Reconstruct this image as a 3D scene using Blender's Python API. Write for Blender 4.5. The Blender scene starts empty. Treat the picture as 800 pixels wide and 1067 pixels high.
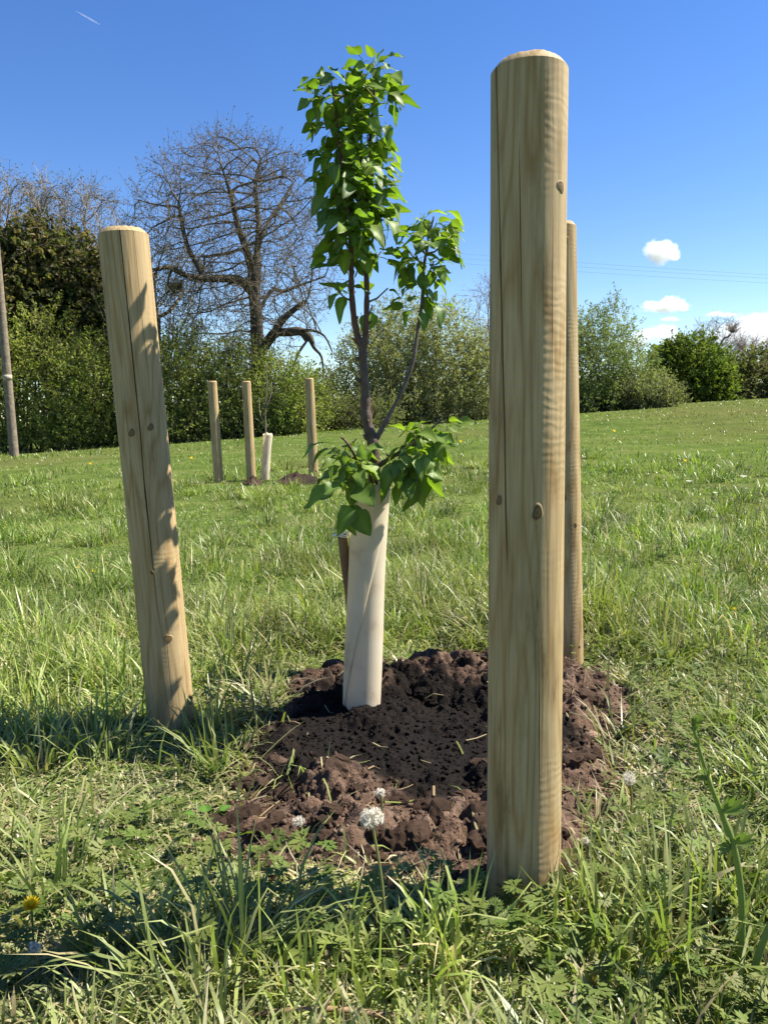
import bpy, bmesh, math, random
import numpy as np
from mathutils import Vector, Matrix, Quaternion, kdtree

# ------------------------------------------------------------------ camera, sky, sun, exposure
sc = bpy.context.scene
R = math.radians
CAM_H, PITCH, ROLL = 0.72, R(6.9), R(-1.3)
cam_d = bpy.data.cameras.new('camera'); cam = bpy.data.objects.new('camera', cam_d)
sc.collection.objects.link(cam); sc.camera = cam
cam_d.sensor_fit = 'HORIZONTAL'; cam_d.sensor_width = 36; cam_d.lens = 36.0
cam_d.clip_start = 0.02; cam_d.clip_end = 30000
CM = Matrix.Translation((0, 0, CAM_H)) @ Matrix.Rotation(math.pi/2 - PITCH, 4, 'X') @ Matrix.Rotation(ROLL, 4, 'Z')
cam.matrix_world = CM

SUN_AZ, SUN_EL = R(79), R(51)
S = Vector((math.cos(SUN_EL)*math.sin(SUN_AZ), math.cos(SUN_EL)*math.cos(SUN_AZ), math.sin(SUN_EL)))
w = bpy.data.worlds.new('World'); sc.world = w; w.use_nodes = True
nt = w.node_tree
sky = nt.nodes.new('ShaderNodeTexSky'); sky.sky_type = 'NISHITA'; sky.sun_disc = False
sky.sun_elevation = SUN_EL; sky.sun_rotation = SUN_AZ; sky.ozone_density = 1.8; sky.air_density = 1.0; sky.dust_density = 0.0
bg = nt.nodes['Background']; bg.inputs[1].default_value = 0.064
hs = nt.nodes.new('ShaderNodeHueSaturation'); hs.inputs['Saturation'].default_value = 1.30; hs.inputs['Hue'].default_value = .513
nt.links.new(sky.outputs[0], hs.inputs['Color']); nt.links.new(hs.outputs[0], bg.inputs[0])
sun_d = bpy.data.lights.new('sun', 'SUN'); sun_d.energy = 4.3; sun_d.angle = R(0.53); sun_d.color = (1, .94, .83)
sun = bpy.data.objects.new('sun', sun_d); sc.collection.objects.link(sun)
sun.rotation_euler = S.to_track_quat('Z', 'Y').to_euler(); sun.location = S*30
vs = sc.view_settings; vs.view_transform = 'Standard'; vs.look = 'None'; vs.exposure = 1.55; vs.gamma = 1; vs.use_curve_mapping = False
cy = sc.cycles
cy.volume_bounces = 8; cy.max_bounces = 12; cy.transparent_max_bounces = 16; cy.diffuse_bounces = 4
cy.volume_step_rate = 1.0

# ------------------------------------------------------------------ helpers
rng = np.random.default_rng(7)
random.seed(7)
C = sc.collection

def tag(o, label=None, cat=None, group=None, kind=None):
    if label: o['label'] = label
    if cat: o['category'] = cat
    if group: o['group'] = group
    if kind: o['kind'] = kind
    return o

def link(o, parent=None):
    C.objects.link(o)
    if parent is not None: o.parent = parent
    return o

def empty(name, loc, rot=None):
    o = bpy.data.objects.new(name, None); o.empty_display_size = .1
    o.location = loc
    if rot is not None:
        o.rotation_mode = 'QUATERNION'; o.rotation_quaternion = rot
    return link(o)

def mesh_np(name, V, tris=None, quads=None, col=None, smooth=False):
    """one mesh from numpy arrays"""
    me = bpy.data.meshes.new(name)
    V = np.asarray(V, dtype=np.float32).reshape(-1, 3)
    parts = []; tot = []
    if quads is not None and len(quads):
        q = np.asarray(quads, dtype=np.int32).reshape(-1, 4); parts.append(q.ravel()); tot.append(np.full(len(q), 4, np.int32))
    if tris is not None and len(tris):
        t = np.asarray(tris, dtype=np.int32).reshape(-1, 3); parts.append(t.ravel()); tot.append(np.full(len(t), 3, np.int32))
    loops = np.concatenate(parts); tot = np.concatenate(tot)
    start = np.concatenate([[0], np.cumsum(tot)[:-1]]).astype(np.int32)
    me.vertices.add(len(V)); me.vertices.foreach_set('co', V.ravel())
    me.loops.add(len(loops)); me.loops.foreach_set('vertex_index', loops)
    me.polygons.add(len(tot)); me.polygons.foreach_set('loop_start', start); me.polygons.foreach_set('loop_total', tot)
    if smooth: me.polygons.foreach_set('use_smooth', np.ones(len(tot), dtype=bool))
    me.update(calc_edges=True)
    if col is not None:
        a = me.color_attributes.new('tint', 'FLOAT_COLOR', 'POINT')
        c4 = np.ones((len(V), 4), np.float32); c4[:, :3] = col
        a.data.foreach_set('color', c4.ravel())
    me.validate()
    return me

def obj(name, me, mat=None, parent=None, loc=None):
    o = bpy.data.objects.new(name, me)
    if mat is not None and not me.materials: me.materials.append(mat)
    if loc is not None: o.location = loc
    return link(o, parent)

class MB:
    """collects vertices, quads and triangles with a tint"""
    def __init__(s): s.v = []; s.q = []; s.t = []; s.c = []; s.n = 0
    def add(s, v, q=None, t=None, c=(1, 1, 1)):
        v = np.asarray(v, dtype=float).reshape(-1, 3)
        if q is not None and len(q): s.q.append(np.asarray(q).reshape(-1, 4) + s.n)
        if t is not None and len(t): s.t.append(np.asarray(t).reshape(-1, 3) + s.n)
        c = np.asarray(c, dtype=float)
        s.c.append(np.broadcast_to(c, (len(v), 3)).copy()); s.v.append(v); s.n += len(v)
    def mesh(s, name, smooth=False):
        return mesh_np(name, np.concatenate(s.v), np.concatenate(s.t) if s.t else None,
                       np.concatenate(s.q) if s.q else None, np.concatenate(s.c), smooth)

def catmull(P, n):
    P = [np.asarray(p, float) for p in P]
    if len(P) == 2: return [P[0]+(P[1]-P[0])*k/n for k in range(n+1)]
    out = []
    for i in range(len(P)-1):
        p0 = P[max(i-1, 0)]; p1 = P[i]; p2 = P[i+1]; p3 = P[min(i+2, len(P)-1)]
        for k in range(n):
            t = k/n
            out.append(.5*((2*p1)+(-p0+p2)*t+(2*p0-5*p1+4*p2-p3)*t*t+(-p0+3*p1-3*p2+p3)*t**3))
    out.append(P[-1])
    return out

def tube(mb, P, rad, sides=6, c=(1, 1, 1), cap=True):
    P = [np.asarray(p, float) for p in P]; n = len(P)
    rad = np.broadcast_to(np.asarray(rad, float), (n,))
    V = []; prev = None
    for i in range(n):
        d = P[min(i+1, n-1)] - P[max(i-1, 0)]; d = d/(np.linalg.norm(d)+1e-9)
        if prev is None:
            a = np.array([1., 0, 0]) if abs(d[0]) < .8 else np.array([0, 1., 0])
        else: a = prev
        u = a - d*np.dot(a, d); u /= np.linalg.norm(u)+1e-9; prev = u
        v = np.cross(d, u)
        for k in range(sides):
            th = 2*math.pi*k/sides
            V.append(P[i]+rad[i]*(math.cos(th)*u+math.sin(th)*v))
    Q = []; T = []
    for i in range(n-1):
        for k in range(sides):
            k2 = (k+1) % sides
            Q.append((i*sides+k, i*sides+k2, (i+1)*sides+k2, (i+1)*sides+k))
    if cap:
        V.append(P[0]); V.append(P[-1]); a = n*sides
        for k in range(sides):
            k2 = (k+1) % sides
            T.append((a, k2, k)); T.append((a+1, (n-1)*sides+k, (n-1)*sides+k2))
    mb.add(V, Q, T, c)

# noise ---------------------------------------------------------------
def h01(ix, iy, seed):
    ix = np.asarray(ix).astype(np.int64); iy = np.asarray(iy).astype(np.int64)
    h = (ix*374761393 + iy*668265263 + seed*974711) & 0xffffffff
    h = ((h ^ (h >> 13))*1274126177) & 0xffffffff
    h = ((h ^ (h >> 15))*2246822519) & 0xffffffff
    return ((h ^ (h >> 16)) & 0xffffffff)/4294967295.0
def vn(x, y, seed=0):
    x = np.asarray(x, float); y = np.asarray(y, float)
    ix = np.floor(x); iy = np.floor(y); fx = x-ix; fy = y-iy
    fx = fx*fx*(3-2*fx); fy = fy*fy*(3-2*fy)
    a = h01(ix, iy, seed); b = h01(ix+1, iy, seed); c = h01(ix, iy+1, seed); d = h01(ix+1, iy+1, seed)
    return (a*(1-fx)+b*fx)*(1-fy)+(c*(1-fx)+d*fx)*fy
def fbm(x, y, seed=0, o=4):
    s = 0; a = .5; t = 0
    for k in range(o):
        s = s + a*vn(x*2**k+k*17.3, y*2**k-k*9.1, seed+k); t += a; a *= .5
    return s/t
def sstep(a, b, x):
    t = np.clip((x-a)/(b-a), 0, 1); return t*t*(3-2*t)

# terrain -------------------------------------------------------------
def ground_z(x, y):
    x = np.asarray(x, float); y = np.asarray(y, float)
    far = sstep(4, 25, y)
    sl = np.clip(.40+.046*x, -.35, 1.35)*(1-.8*sstep(90, 400, np.hypot(x, y)))
    z = far*sl
    near = sstep(.2, 1.2, np.hypot(x, y))
    z = z + near*((fbm(x/.55, y/.55, 3, 3)-.5)*.05 + (fbm(x/3.1+5, y/3.1, 9, 2)-.5)*.07)
    return z

def ray(px, py):
    d = Vector(((px-400)/800., -(py-533.5)/800., -1.))
    return (CM.to_3x3() @ d)
O = Vector((0, 0, CAM_H))
def at(px, py, Y):
    """point on the sight line at forward distance Y"""
    d = ray(px, py); return np.array(O + d*(Y/d.y))
def hit(px, py, fn=None):
    fn = fn or ground_z
    d = ray(px, py); d = d/d.y; t = .3; st = .01
    while t < 400:
        p = O + d*t
        if p.z < float(fn(p.x, p.y)): break
        t += max(st, t*.004)
    return np.array(O + d*t)

# soil patch ------------------------------------------------------------
soil_px = [(238, 845), (250, 800), (272, 745), (300, 712), (360, 700), (430, 688), (500, 676), (560, 690), (620, 692), (676, 722),
           (650, 768), (626, 812), (636, 865), (604, 900), (520, 930), (430, 926), (352, 918), (300, 915), (262, 912), (236, 885)]
def hit0(px, py):
    d = ray(px, py); t = -CAM_H/d.z; p = O+d*t; return (p.x, p.y)
soil_poly = np.array([hit0(*p) for p in soil_px])
def poly_sdf(x, y, P):
    x = np.asarray(x, float); y = np.asarray(y, float)
    d = np.full(x.shape, 1e9); ins = np.zeros(x.shape, bool)
    n = len(P)
    for i in range(n):
        ax, ay = P[i]; bx, by = P[(i+1) % n]
        ex, ey = bx-ax, by-ay
        t = np.clip(((x-ax)*ex+(y-ay)*ey)/(ex*ex+ey*ey), 0, 1)
        d = np.minimum(d, np.hypot(x-ax-t*ex, y-ay-t*ey))
        c = ((ay > y) != (by > y)) & (x < (bx-ax)*(y-ay)/((by-ay) if by != ay else 1e-9)+ax)
        ins ^= c
    return np.where(ins, d, -d)
def soil_d(x, y):
    return poly_sdf(x, y, soil_poly) + (fbm(np.asarray(x)/.13, np.asarray(y)/.13, 31, 3)-.5)*.16
TREE = np.array([-.05, 1.80])
def lumps(x, y, s, seed):
    """rounded broken lumps of about size s"""
    x = np.asarray(x, float)/s; y = np.asarray(y, float)/s; ix = np.floor(x); iy = np.floor(y); best = np.zeros(np.broadcast(x, y).shape)
    for dx in (-1, 0, 1):
        for dy in (-1, 0, 1):
            cx = ix+dx; cy_ = iy+dy
            px = cx+h01(cx, cy_, seed); py = cy_+h01(cx, cy_, seed+1); r = .35+.55*h01(cx, cy_, seed+2)
            d2 = ((x-px)**2+(y-py)**2)/(r*r)
            best = np.maximum(best, r*np.sqrt(np.clip(1-d2, 0, 1)))
    return best
def soil_h(x, y):
    sd = soil_d(x, y)
    body = sstep(-.03, .16, sd)
    pk = np.exp(-((x-TREE[0]-.12)**2/.12+(y-TREE[1]-.03)**2/.07))
    ridge = np.exp(-((x-.28)**2/.05+(y-2.02)**2/.03))+.7*np.exp(-((x-.50)**2/.03+(y-1.75)**2/.06))+.5*np.exp(-((x+.12)**2/.05+(y-1.28)**2/.012))
    h = body*(.006+.018*pk+.036*ridge) - .03*(1-sstep(-.06, .0, sd))
    l1 = fbm(x/.13+3, y/.13, 41, 3)
    wx = x+(fbm(x/.02, y/.02, 81, 2)-.5)*.012; wy = y+(fbm(x/.02+9, y/.02, 83, 2)-.5)*.012
    rough = .45+.75*sstep(.3, .8, np.hypot((x-TREE[0]-.08)/.44, (y-TREE[1]+.13)/.42))     # the compost is finer than the dug clay
    lum = lumps(wx, wy, .10, 401)*.052*rough+lumps(wx+.3, wy, .045, 403)*.026*rough+lumps(wx, wy+.2, .020, 405)*.014+lumps(wx, wy, .010, 407)*.007
    h = h + body*((l1-.5)*.06 + lum - .030 + (fbm(x/.012, y/.012, 53, 2)-.5)*.013*rough)
    ins = sstep(.0, .06, sd); lo_ = .017*ins; h = np.where(h < lo_, lo_+.22*(h-lo_)*ins+(h-lo_)*(1-ins), h)
    return h
def top_z(x, y):
    return np.maximum(ground_z(x, y), ground_z(x, y)+soil_h(x, y))

# ------------------------------------------------------------------ materials
def new_mat(name):
    m = bpy.data.materials.new(name); m.use_nodes = True
    nt = m.node_tree; b = nt.nodes['Principled BSDF']
    return m, nt, b
def N(nt, typ, **kw):
    n = nt.nodes.new(typ)
    for k, v in kw.items(): setattr(n, k, v)
    return n
def ramp(nt, stops, fac):
    n = nt.nodes.new('ShaderNodeValToRGB'); e = n.color_ramp.elements
    while len(e) < len(stops): e.new(.5)
    for el, (p, c) in zip(e, stops): el.position = p; el.color = (*c, 1)
    nt.links.new(fac, n.inputs[0]); return n
def leaf_mat(name, rough=.5, trans=.35, spec=.4, objcol=False, tcol=(1.0, 1.15, .45)):
    m, nt, b = new_mat(name); L = nt.links.new
    a = N(nt, 'ShaderNodeAttribute', attribute_name='tint')
    col = a.outputs['Color']
    if objcol:
        oi = N(nt, 'ShaderNodeObjectInfo')
        mx = N(nt, 'ShaderNodeMix', data_type='RGBA', blend_type='MULTIPLY'); mx.inputs[0].default_value = 1
        L(col, mx.inputs[6]); L(oi.outputs['Color'], mx.inputs[7]); col = mx.outputs[2]
    L(col, b.inputs['Base Color']); b.inputs['Roughness'].default_value = rough
    b.inputs['Specular IOR Level'].default_value = spec
    tr = N(nt, 'ShaderNodeBsdfTranslucent')
    mt = N(nt, 'ShaderNodeMix', data_type='RGBA', blend_type='MULTIPLY'); mt.inputs[0].default_value = 1
    L(col, mt.inputs[6]); mt.inputs[7].default_value = (*tcol, 1)
    L(mt.outputs[2], tr.inputs['Color'])
    ms = N(nt, 'ShaderNodeMixShader'); ms.inputs[0].default_value = trans
    L(b.outputs[0], ms.inputs[1]); L(tr.outputs[0], ms.inputs[2])
    L(ms.outputs[0], nt.nodes['Material Output'].inputs['Surface'])
    return m
def tint_mat(name, rough=.9, spec=.15, noise=None, bump=None):
    m, nt, b = new_mat(name); L = nt.links.new
    a = N(nt, 'ShaderNodeAttribute', attribute_name='tint'); col = a.outputs['Color']
    tc = N(nt, 'ShaderNodeTexCoord')
    if noise:
        no = N(nt, 'ShaderNodeTexNoise'); no.inputs['Scale'].default_value = noise[0]; no.inputs['Detail'].default_value = 8
        L(tc.outputs['Object'], no.inputs['Vector'])
        r = ramp(nt, [(.25, (noise[1],)*3), (.75, (noise[2],)*3)], no.outputs[0])
        mx = N(nt, 'ShaderNodeMix', data_type='RGBA', blend_type='MULTIPLY'); mx.inputs[0].default_value = 1
        L(col, mx.inputs[6]); L(r.outputs[0], mx.inputs[7]); col = mx.outputs[2]
    if bump:
        nb = N(nt, 'ShaderNodeTexNoise'); nb.inputs['Scale'].default_value = bump[0]; nb.inputs['Detail'].default_value = 6
        L(tc.outputs['Object'], nb.inputs['Vector'])
        bp = N(nt, 'ShaderNodeBump'); bp.inputs['Strength'].default_value = bump[1]; bp.inputs['Distance'].default_value = bump[2]
        L(nb.outputs[0], bp.inputs['Height']); L(bp.outputs[0], b.inputs['Normal'])
    L(col, b.inputs['Base Color']); b.inputs['Roughness'].default_value = rough; b.inputs['Specular IOR Level'].default_value = spec
    return m

M_grass = leaf_mat('grass_blade', .42, .38, .42)
M_weed = leaf_mat('weed_leaf', .55, .35, .2)
M_bush = leaf_mat('bush_leaf', .7, .45, .12)
M_leaf = leaf_mat('pear_leaf', .5, .46, .38, objcol=True, tcol=(1.25, 1.4, .35))
M_bark = tint_mat('bark', .9, .1, (9, .6, 1.3), (30, .6, .02))
M_twigbark = tint_mat('sapling_bark', .6, .35, (60, .55, 1.4), (180, .5, .002))
M_soil = tint_mat('soil', .95, .1, (90, .5, 1.4), (260, .9, .006))
M_fluff = leaf_mat('fluff', .8, .5, .1, tcol=(1, 1, 1))
M_petal = leaf_mat('petal', .6, .5, .2, tcol=(1, 1, .8))

def wood_mat():
    m, nt, b = new_mat('treated_timber'); L = nt.links.new
    tc = N(nt, 'ShaderNodeTexCoord'); oi = N(nt, 'ShaderNodeObjectInfo')
    off = N(nt, 'ShaderNodeVectorMath', operation='ADD')
    rnd = N(nt, 'ShaderNodeVectorMath', operation='SCALE'); rnd.inputs[0].default_value = (3, 5, 11)
    sepc = N(nt, 'ShaderNodeSeparateColor'); L(oi.outputs['Color'], sepc.inputs[0]); L(sepc.outputs[0], rnd.inputs['Scale']); L(tc.outputs['Object'], off.inputs[0]); L(rnd.outputs[0], off.inputs[1])
    def mapped(s):
        mp = N(nt, 'ShaderNodeMapping'); mp.inputs['Scale'].default_value = s; L(off.outputs[0], mp.inputs[0]); return mp.outputs[0]
    # growth figure: contour lines of a long stretched noise
    n1 = N(nt, 'ShaderNodeTexNoise'); n1.inputs['Scale'].default_value = 1; n1.inputs['Detail'].default_value = 1.5; n1.inputs['Roughness'].default_value = .4
    L(mapped((12, 12, 1.3)), n1.inputs['Vector'])
    mul = N(nt, 'ShaderNodeMath', operation='MULTIPLY'); mul.inputs[1].default_value = 11; L(n1.outputs[0], mul.inputs[0])
    fr = N(nt, 'ShaderNodeMath', operation='FRACT'); L(mul.outputs[0], fr.inputs[0])
    r1 = ramp(nt, [(0, (.86, .80, .70)), (.18, (1, 1, 1)), (.72, (1.0, .98, .95)), (.93, (.80, .70, .56)), (1, (.86, .80, .70))], fr.outputs[0])
    # broad colour drift, greenish and brownish
    n2 = N(nt, 'ShaderNodeTexNoise'); n2.inputs['Scale'].default_value = 1; n2.inputs['Detail'].default_value = 4
    L(mapped((9, 9, 2.2)), n2.inputs['Vector'])
    r2 = ramp(nt, [(.25, (.315, .245, .128)), (.42, (.375, .285, .15)), (.58, (.405, .30, .16)), (.75, (.35, .245, .128))], n2.outputs[0])
    # fine fibres
    n3 = N(nt, 'ShaderNodeTexNoise'); n3.inputs['Scale'].default_value = 1; n3.inputs['Detail'].default_value = 6
    L(mapped((210, 210, 9)), n3.inputs['Vector'])
    r3 = ramp(nt, [(.3, (.78, .76, .72)), (.6, (1.05, 1.05, 1.05))], n3.outputs[0])
    # stains
    n4 = N(nt, 'ShaderNodeTexNoise'); n4.inputs['Scale'].default_value = 1; n4.inputs['Detail'].default_value = 5; n4.inputs['Roughness'].default_value = .65
    L(mapped((22, 22, 5)), n4.inputs['Vector'])
    r4 = ramp(nt, [(.30, (.55, .50, .43)), (.38, (.84, .81, .76)), (.48, (1, 1, 1))], n4.outputs[0])
    def mulc(a, c):
        x = N(nt, 'ShaderNodeMix', data_type='RGBA', blend_type='MULTIPLY'); x.inputs[0].default_value = 1
        L(a, x.inputs[6]); L(c, x.inputs[7]); return x.outputs[2]
    col = mulc(mulc(mulc(r2.outputs[0], r1.outputs[0]), r3.outputs[0]), r4.outputs[0])
    a = N(nt, 'ShaderNodeAttribute', attribute_name='tint'); col = mulc(col, a.outputs['Color'])
    L(col, b.inputs['Base Color']); b.inputs['Roughness'].default_value = .72; b.inputs['Specular IOR Level'].default_value = .25
    # lathe ridges
    wv = N(nt, 'ShaderNodeTexWave', wave_type='BANDS', bands_direction='Z'); wv.inputs['Scale'].default_value = 26
    wv.inputs['Distortion'].default_value = 5.5; wv.inputs['Detail'].default_value = 2; wv.inputs['Detail Scale'].default_value = 1.2
    L(off.outputs[0], wv.inputs['Vector'])
    n5 = N(nt, 'ShaderNodeTexNoise'); n5.inputs['Scale'].default_value = 7; L(off.outputs[0], n5.inputs['Vector'])
    wm = N(nt, 'ShaderNodeMath', operation='MULTIPLY'); n5.inputs['Detail'].default_value = 4; rw = ramp(nt, [(.42, (0, 0, 0)), (.62, (1, 1, 1))], n5.outputs[0]); L(wv.outputs['Fac'], wm.inputs[0]); L(rw.outputs[0], wm.inputs[1])
    ad = N(nt, 'ShaderNodeMath', operation='MULTIPLY_ADD'); L(n3.outputs[0], ad.inputs[0]); ad.inputs[1].default_value = 1.5; L(wm.outputs[0], ad.inputs[2])
    bp = N(nt, 'ShaderNodeBump'); bp.inputs['Strength'].default_value = .45; bp.inputs['Distance'].default_value = .0006
    L(ad.outputs[0], bp.inputs['Height']); L(bp.outputs[0], b.inputs['Normal'])
    return m
M_wood = wood_mat()

# ------------------------------------------------------------------ ground
def make_ground():
    rr = np.concatenate([[0.001], np.geomspace(.12, 3500, 330)]); na = 288
    th = np.linspace(0, 2*math.pi, na, endpoint=False)
    Rr, T = np.meshgrid(rr, th, indexing='ij')
    x = Rr*np.sin(T); y = Rr*np.cos(T)+.0
    z = ground_z(x, y)
    V = np.stack([x, y, z], -1).reshape(-1, 3)
    i, j = np.meshgrid(np.arange(len(rr)-1), np.arange(na), indexing='ij')
    j2 = (j+1) % na
    Q = np.stack([i*na+j, i*na+j2, (i+1)*na+j2, (i+1)*na+j], -1).reshape(-1, 4)[:, ::-1]
    me = mesh_np('ground', V, None, Q, None, True)
    m, nt, b = new_mat('turf_floor'); L = nt.links.new
    tc = N(nt, 'ShaderNodeTexCoord')
    n1 = N(nt, 'ShaderNodeTexNoise'); n1.inputs['Scale'].default_value = 1.3; n1.inputs['Detail'].default_value = 10; n1.inputs['Roughness'].default_value = .7
    L(tc.outputs['Object'], n1.inputs['Vector'])
    r = ramp(nt, [(.3, (.055, .08, .02)), (.5, (.09, .13, .03)), (.62, (.13, .155, .045)), (.75, (.17, .155, .07))], n1.outputs[0])
    nb = N(nt, 'ShaderNodeTexNoise'); nb.inputs['Scale'].default_value = .16; nb.inputs['Detail'].default_value = 5; L(tc.outputs['Object'], nb.inputs['Vector'])
    rb = ramp(nt, [(.45, (0, 0, 0)), (.64, (.6, .6, .6))], nb.outputs[0])
    mb_ = N(nt, 'ShaderNodeMix', data_type='RGBA'); L(rb.outputs[0], mb_.inputs[0]); L(r.outputs[0], mb_.inputs[6]); mb_.inputs[7].default_value = (.125, .115, .045, 1)
    n2 = N(nt, 'ShaderNodeTexNoise'); n2.inputs['Scale'].default_value = 60; n2.inputs['Detail'].default_value = 6
    L(tc.outputs['Object'], n2.inputs['Vector'])
    r2 = ramp(nt, [(.3, (.35, .35, .35)), (.7, (1.3, 1.3, 1.3))], n2.outputs[0])
    mx = N(nt, 'ShaderNodeMix', data_type='RGBA', blend_type='MULTIPLY'); mx.inputs[0].default_value = 1
    L(mb_.outputs[2], mx.inputs[6]); L(r2.outputs[0], mx.inputs[7]); L(mx.outputs[2], b.inputs['Base Color'])
    b.inputs['Roughness'].default_value = 1; b.inputs['Specular IOR Level'].default_value = 0
    o = obj('ground', me, m); tag(o, 'rough meadow turf of the field', kind='structure')
make_ground()

# ------------------------------------------------------------------ soil mound
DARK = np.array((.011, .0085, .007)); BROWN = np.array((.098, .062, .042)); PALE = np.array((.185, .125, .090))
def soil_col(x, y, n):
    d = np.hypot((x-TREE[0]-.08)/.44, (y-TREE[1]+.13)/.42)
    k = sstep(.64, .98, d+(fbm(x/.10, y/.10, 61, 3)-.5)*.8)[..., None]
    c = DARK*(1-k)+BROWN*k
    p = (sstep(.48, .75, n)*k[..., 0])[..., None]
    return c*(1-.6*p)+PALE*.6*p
def make_soil():
    x0, x1 = soil_poly[:, 0].min()-.12, soil_poly[:, 0].max()+.12
    y0, y1 = soil_poly[:, 1].min()-.12, soil_poly[:, 1].max()+.12
    st = .0034
    xs = np.arange(x0, x1, st); ys = np.arange(y0, y1, st)
    X, Y = np.meshgrid(xs, ys, indexing='ij')
    Z = ground_z(X, Y)+soil_h(X, Y)
    n = fbm(X/.03, Y/.03, 71, 3)
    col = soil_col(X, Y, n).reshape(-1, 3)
    keep = (soil_d(X, Y) > -.07)
    k = keep[:-1, :-1] & keep[1:, :-1] & keep[:-1, 1:] & keep[1:, 1:]
    i, j = np.nonzero(k); ny = len(ys)
    Q = np.stack([i*ny+j, (i+1)*ny+j, (i+1)*ny+j+1, i*ny+j+1], -1)
    used = np.unique(Q); rm = np.full(X.size, -1, np.int64); rm[used] = np.arange(len(used))
    V = np.stack([X, Y, Z], -1).reshape(-1, 3)[used]
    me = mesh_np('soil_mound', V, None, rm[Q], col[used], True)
    s = obj('soil_mound', me, M_soil); tag(s, 'dark crumbly soil heaped round the young leafy tree', kind='structure')
    # clods
    protos = []
    for v in range(10):
        bm = bmesh.new(); bmesh.ops.create_icosphere(bm, subdivisions=3, radius=1)
        off = random.random()*50
        for vt in bm.verts:
            c = vt.co
            f = .40+.75*float(fbm(c.x*1.5+off, c.y*1.5+c.z*1.9, v, 2))+.38*float(fbm(c.x*4+off, c.y*4+c.z*5, v+9, 3))+.12*(random.random()-.5)
            vt.co = Vector((c.x*f, c.y*f*(.75+.03*v), c.z*f*.72))
        me = bpy.data.meshes.new('clod'); bm.to_mesh(me); bm.free()
        a = me.color_attributes.new('tint', 'FLOAT_COLOR', 'POINT')
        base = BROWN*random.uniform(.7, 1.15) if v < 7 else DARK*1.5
        for k2 in range(len(me.vertices)):
            f = random.uniform(.7, 1.3); a.data[k2].color = (*(base*f), 1)
        me.materials.append(M_soil); protos.append(me)
    cnt = 0
    while cnt < 230:
        x = random.uniform(x0, x1); y = random.uniform(y0, y1)
        sd = float(soil_d(x, y))
        if sd < -.02 or np.hypot(x-TREE[0], y-TREE[1]) < .07: continue
        d = math.hypot((x-TREE[0]-.06)/.42, (y-TREE[1]+.09)/.34)
        dark = d < .8
        if dark and random.random() < .6: continue
        o = bpy.data.objects.new('clod', protos[random.randint(7, 9) if dark else random.randint(0, 6)])
        sz = random.uniform(.010, .020) if random.random() < .62 else random.uniform(.020, .034)
        if dark: sz *= .6
        z = float(ground_z(x, y)+soil_h(x, y))
        o.location = (x, y, z-sz*.15); o.rotation_euler = (random.uniform(-.5, .5), random.uniform(-.5, .5), random.uniform(0, 6.28))
        o.scale = (sz, sz*random.uniform(.75, 1.2), sz*random.uniform(.75, 1.1))
        link(o, s); cnt += 1
    # crumbs, too small to pick apart
    n = 5200
    x = rng.uniform(x0, x1, n*2); y = rng.uniform(y0, y1, n*2)
    ok = soil_d(x, y) > -.03-.05*rng.random(n*2)**3; x = x[ok][:n]; y = y[ok][:n]; n = len(x)
    z = top_z(x, y); sz = .0016+.0046*rng.random(n)**3
    ico = bmesh.new(); bmesh.ops.create_icosphere(ico, subdivisions=1, radius=1)
    iv = np.array([v.co[:] for v in ico.verts]); it = np.array([[v.index for v in f.verts] for f in ico.faces]); ico.free()
    V = iv[None]*(sz[:, None, None])*rng.uniform(.4, 1.5, (n, len(iv), 1)) + np.stack([x, y, z+sz*.4], -1)[:, None]
    cc = soil_col(x, y, rng.random(n))*rng.uniform(.7, 1.35, (n, 1))
    T = it[None]+(np.arange(n)*len(iv))[:, None, None]
    o = obj('crumbs', mesh_np('crumbs', V, T, None, np.repeat(cc, len(iv), 0)), M_soil, s); o['kind'] = 'stuff'
    # rootlets and straw lying on the soil, too small to pick apart
    mb = MB()
    for k in range(230):
        x = random.uniform(x0, x1); y = random.uniform(y0, y1)
        if float(soil_d(x, y)) < -.03 or (math.hypot(x-TREE[0], y-TREE[1]) < .3 and random.random() < .7): continue
        a = random.uniform(0, 6.28); ln = random.uniform(.015, .06); P = []
        for t in (-.5, 0, .5):
            xx = x+math.cos(a)*ln*t; yy = y+math.sin(a)*ln*t; P.append((xx, yy, float(top_z(xx, yy))+.003+.004*random.random()))
        c = random.choice(((.42, .36, .20), (.30, .22, .12), (.20, .23, .06), (.34, .30, .16))); wd = random.uniform(.0006, .0022)
        sd_ = np.array([-math.sin(a), math.cos(a), .2])*wd; P = np.array(P)
        mb.add(np.concatenate([P-sd_, P+sd_]), [(0, 1, 4, 3), (1, 2, 5, 4)], None, c)
    o = obj('straw', mb.mesh('straw'), M_weed, s); o['kind'] = 'stuff'
    return s
soil = make_soil()

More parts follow.
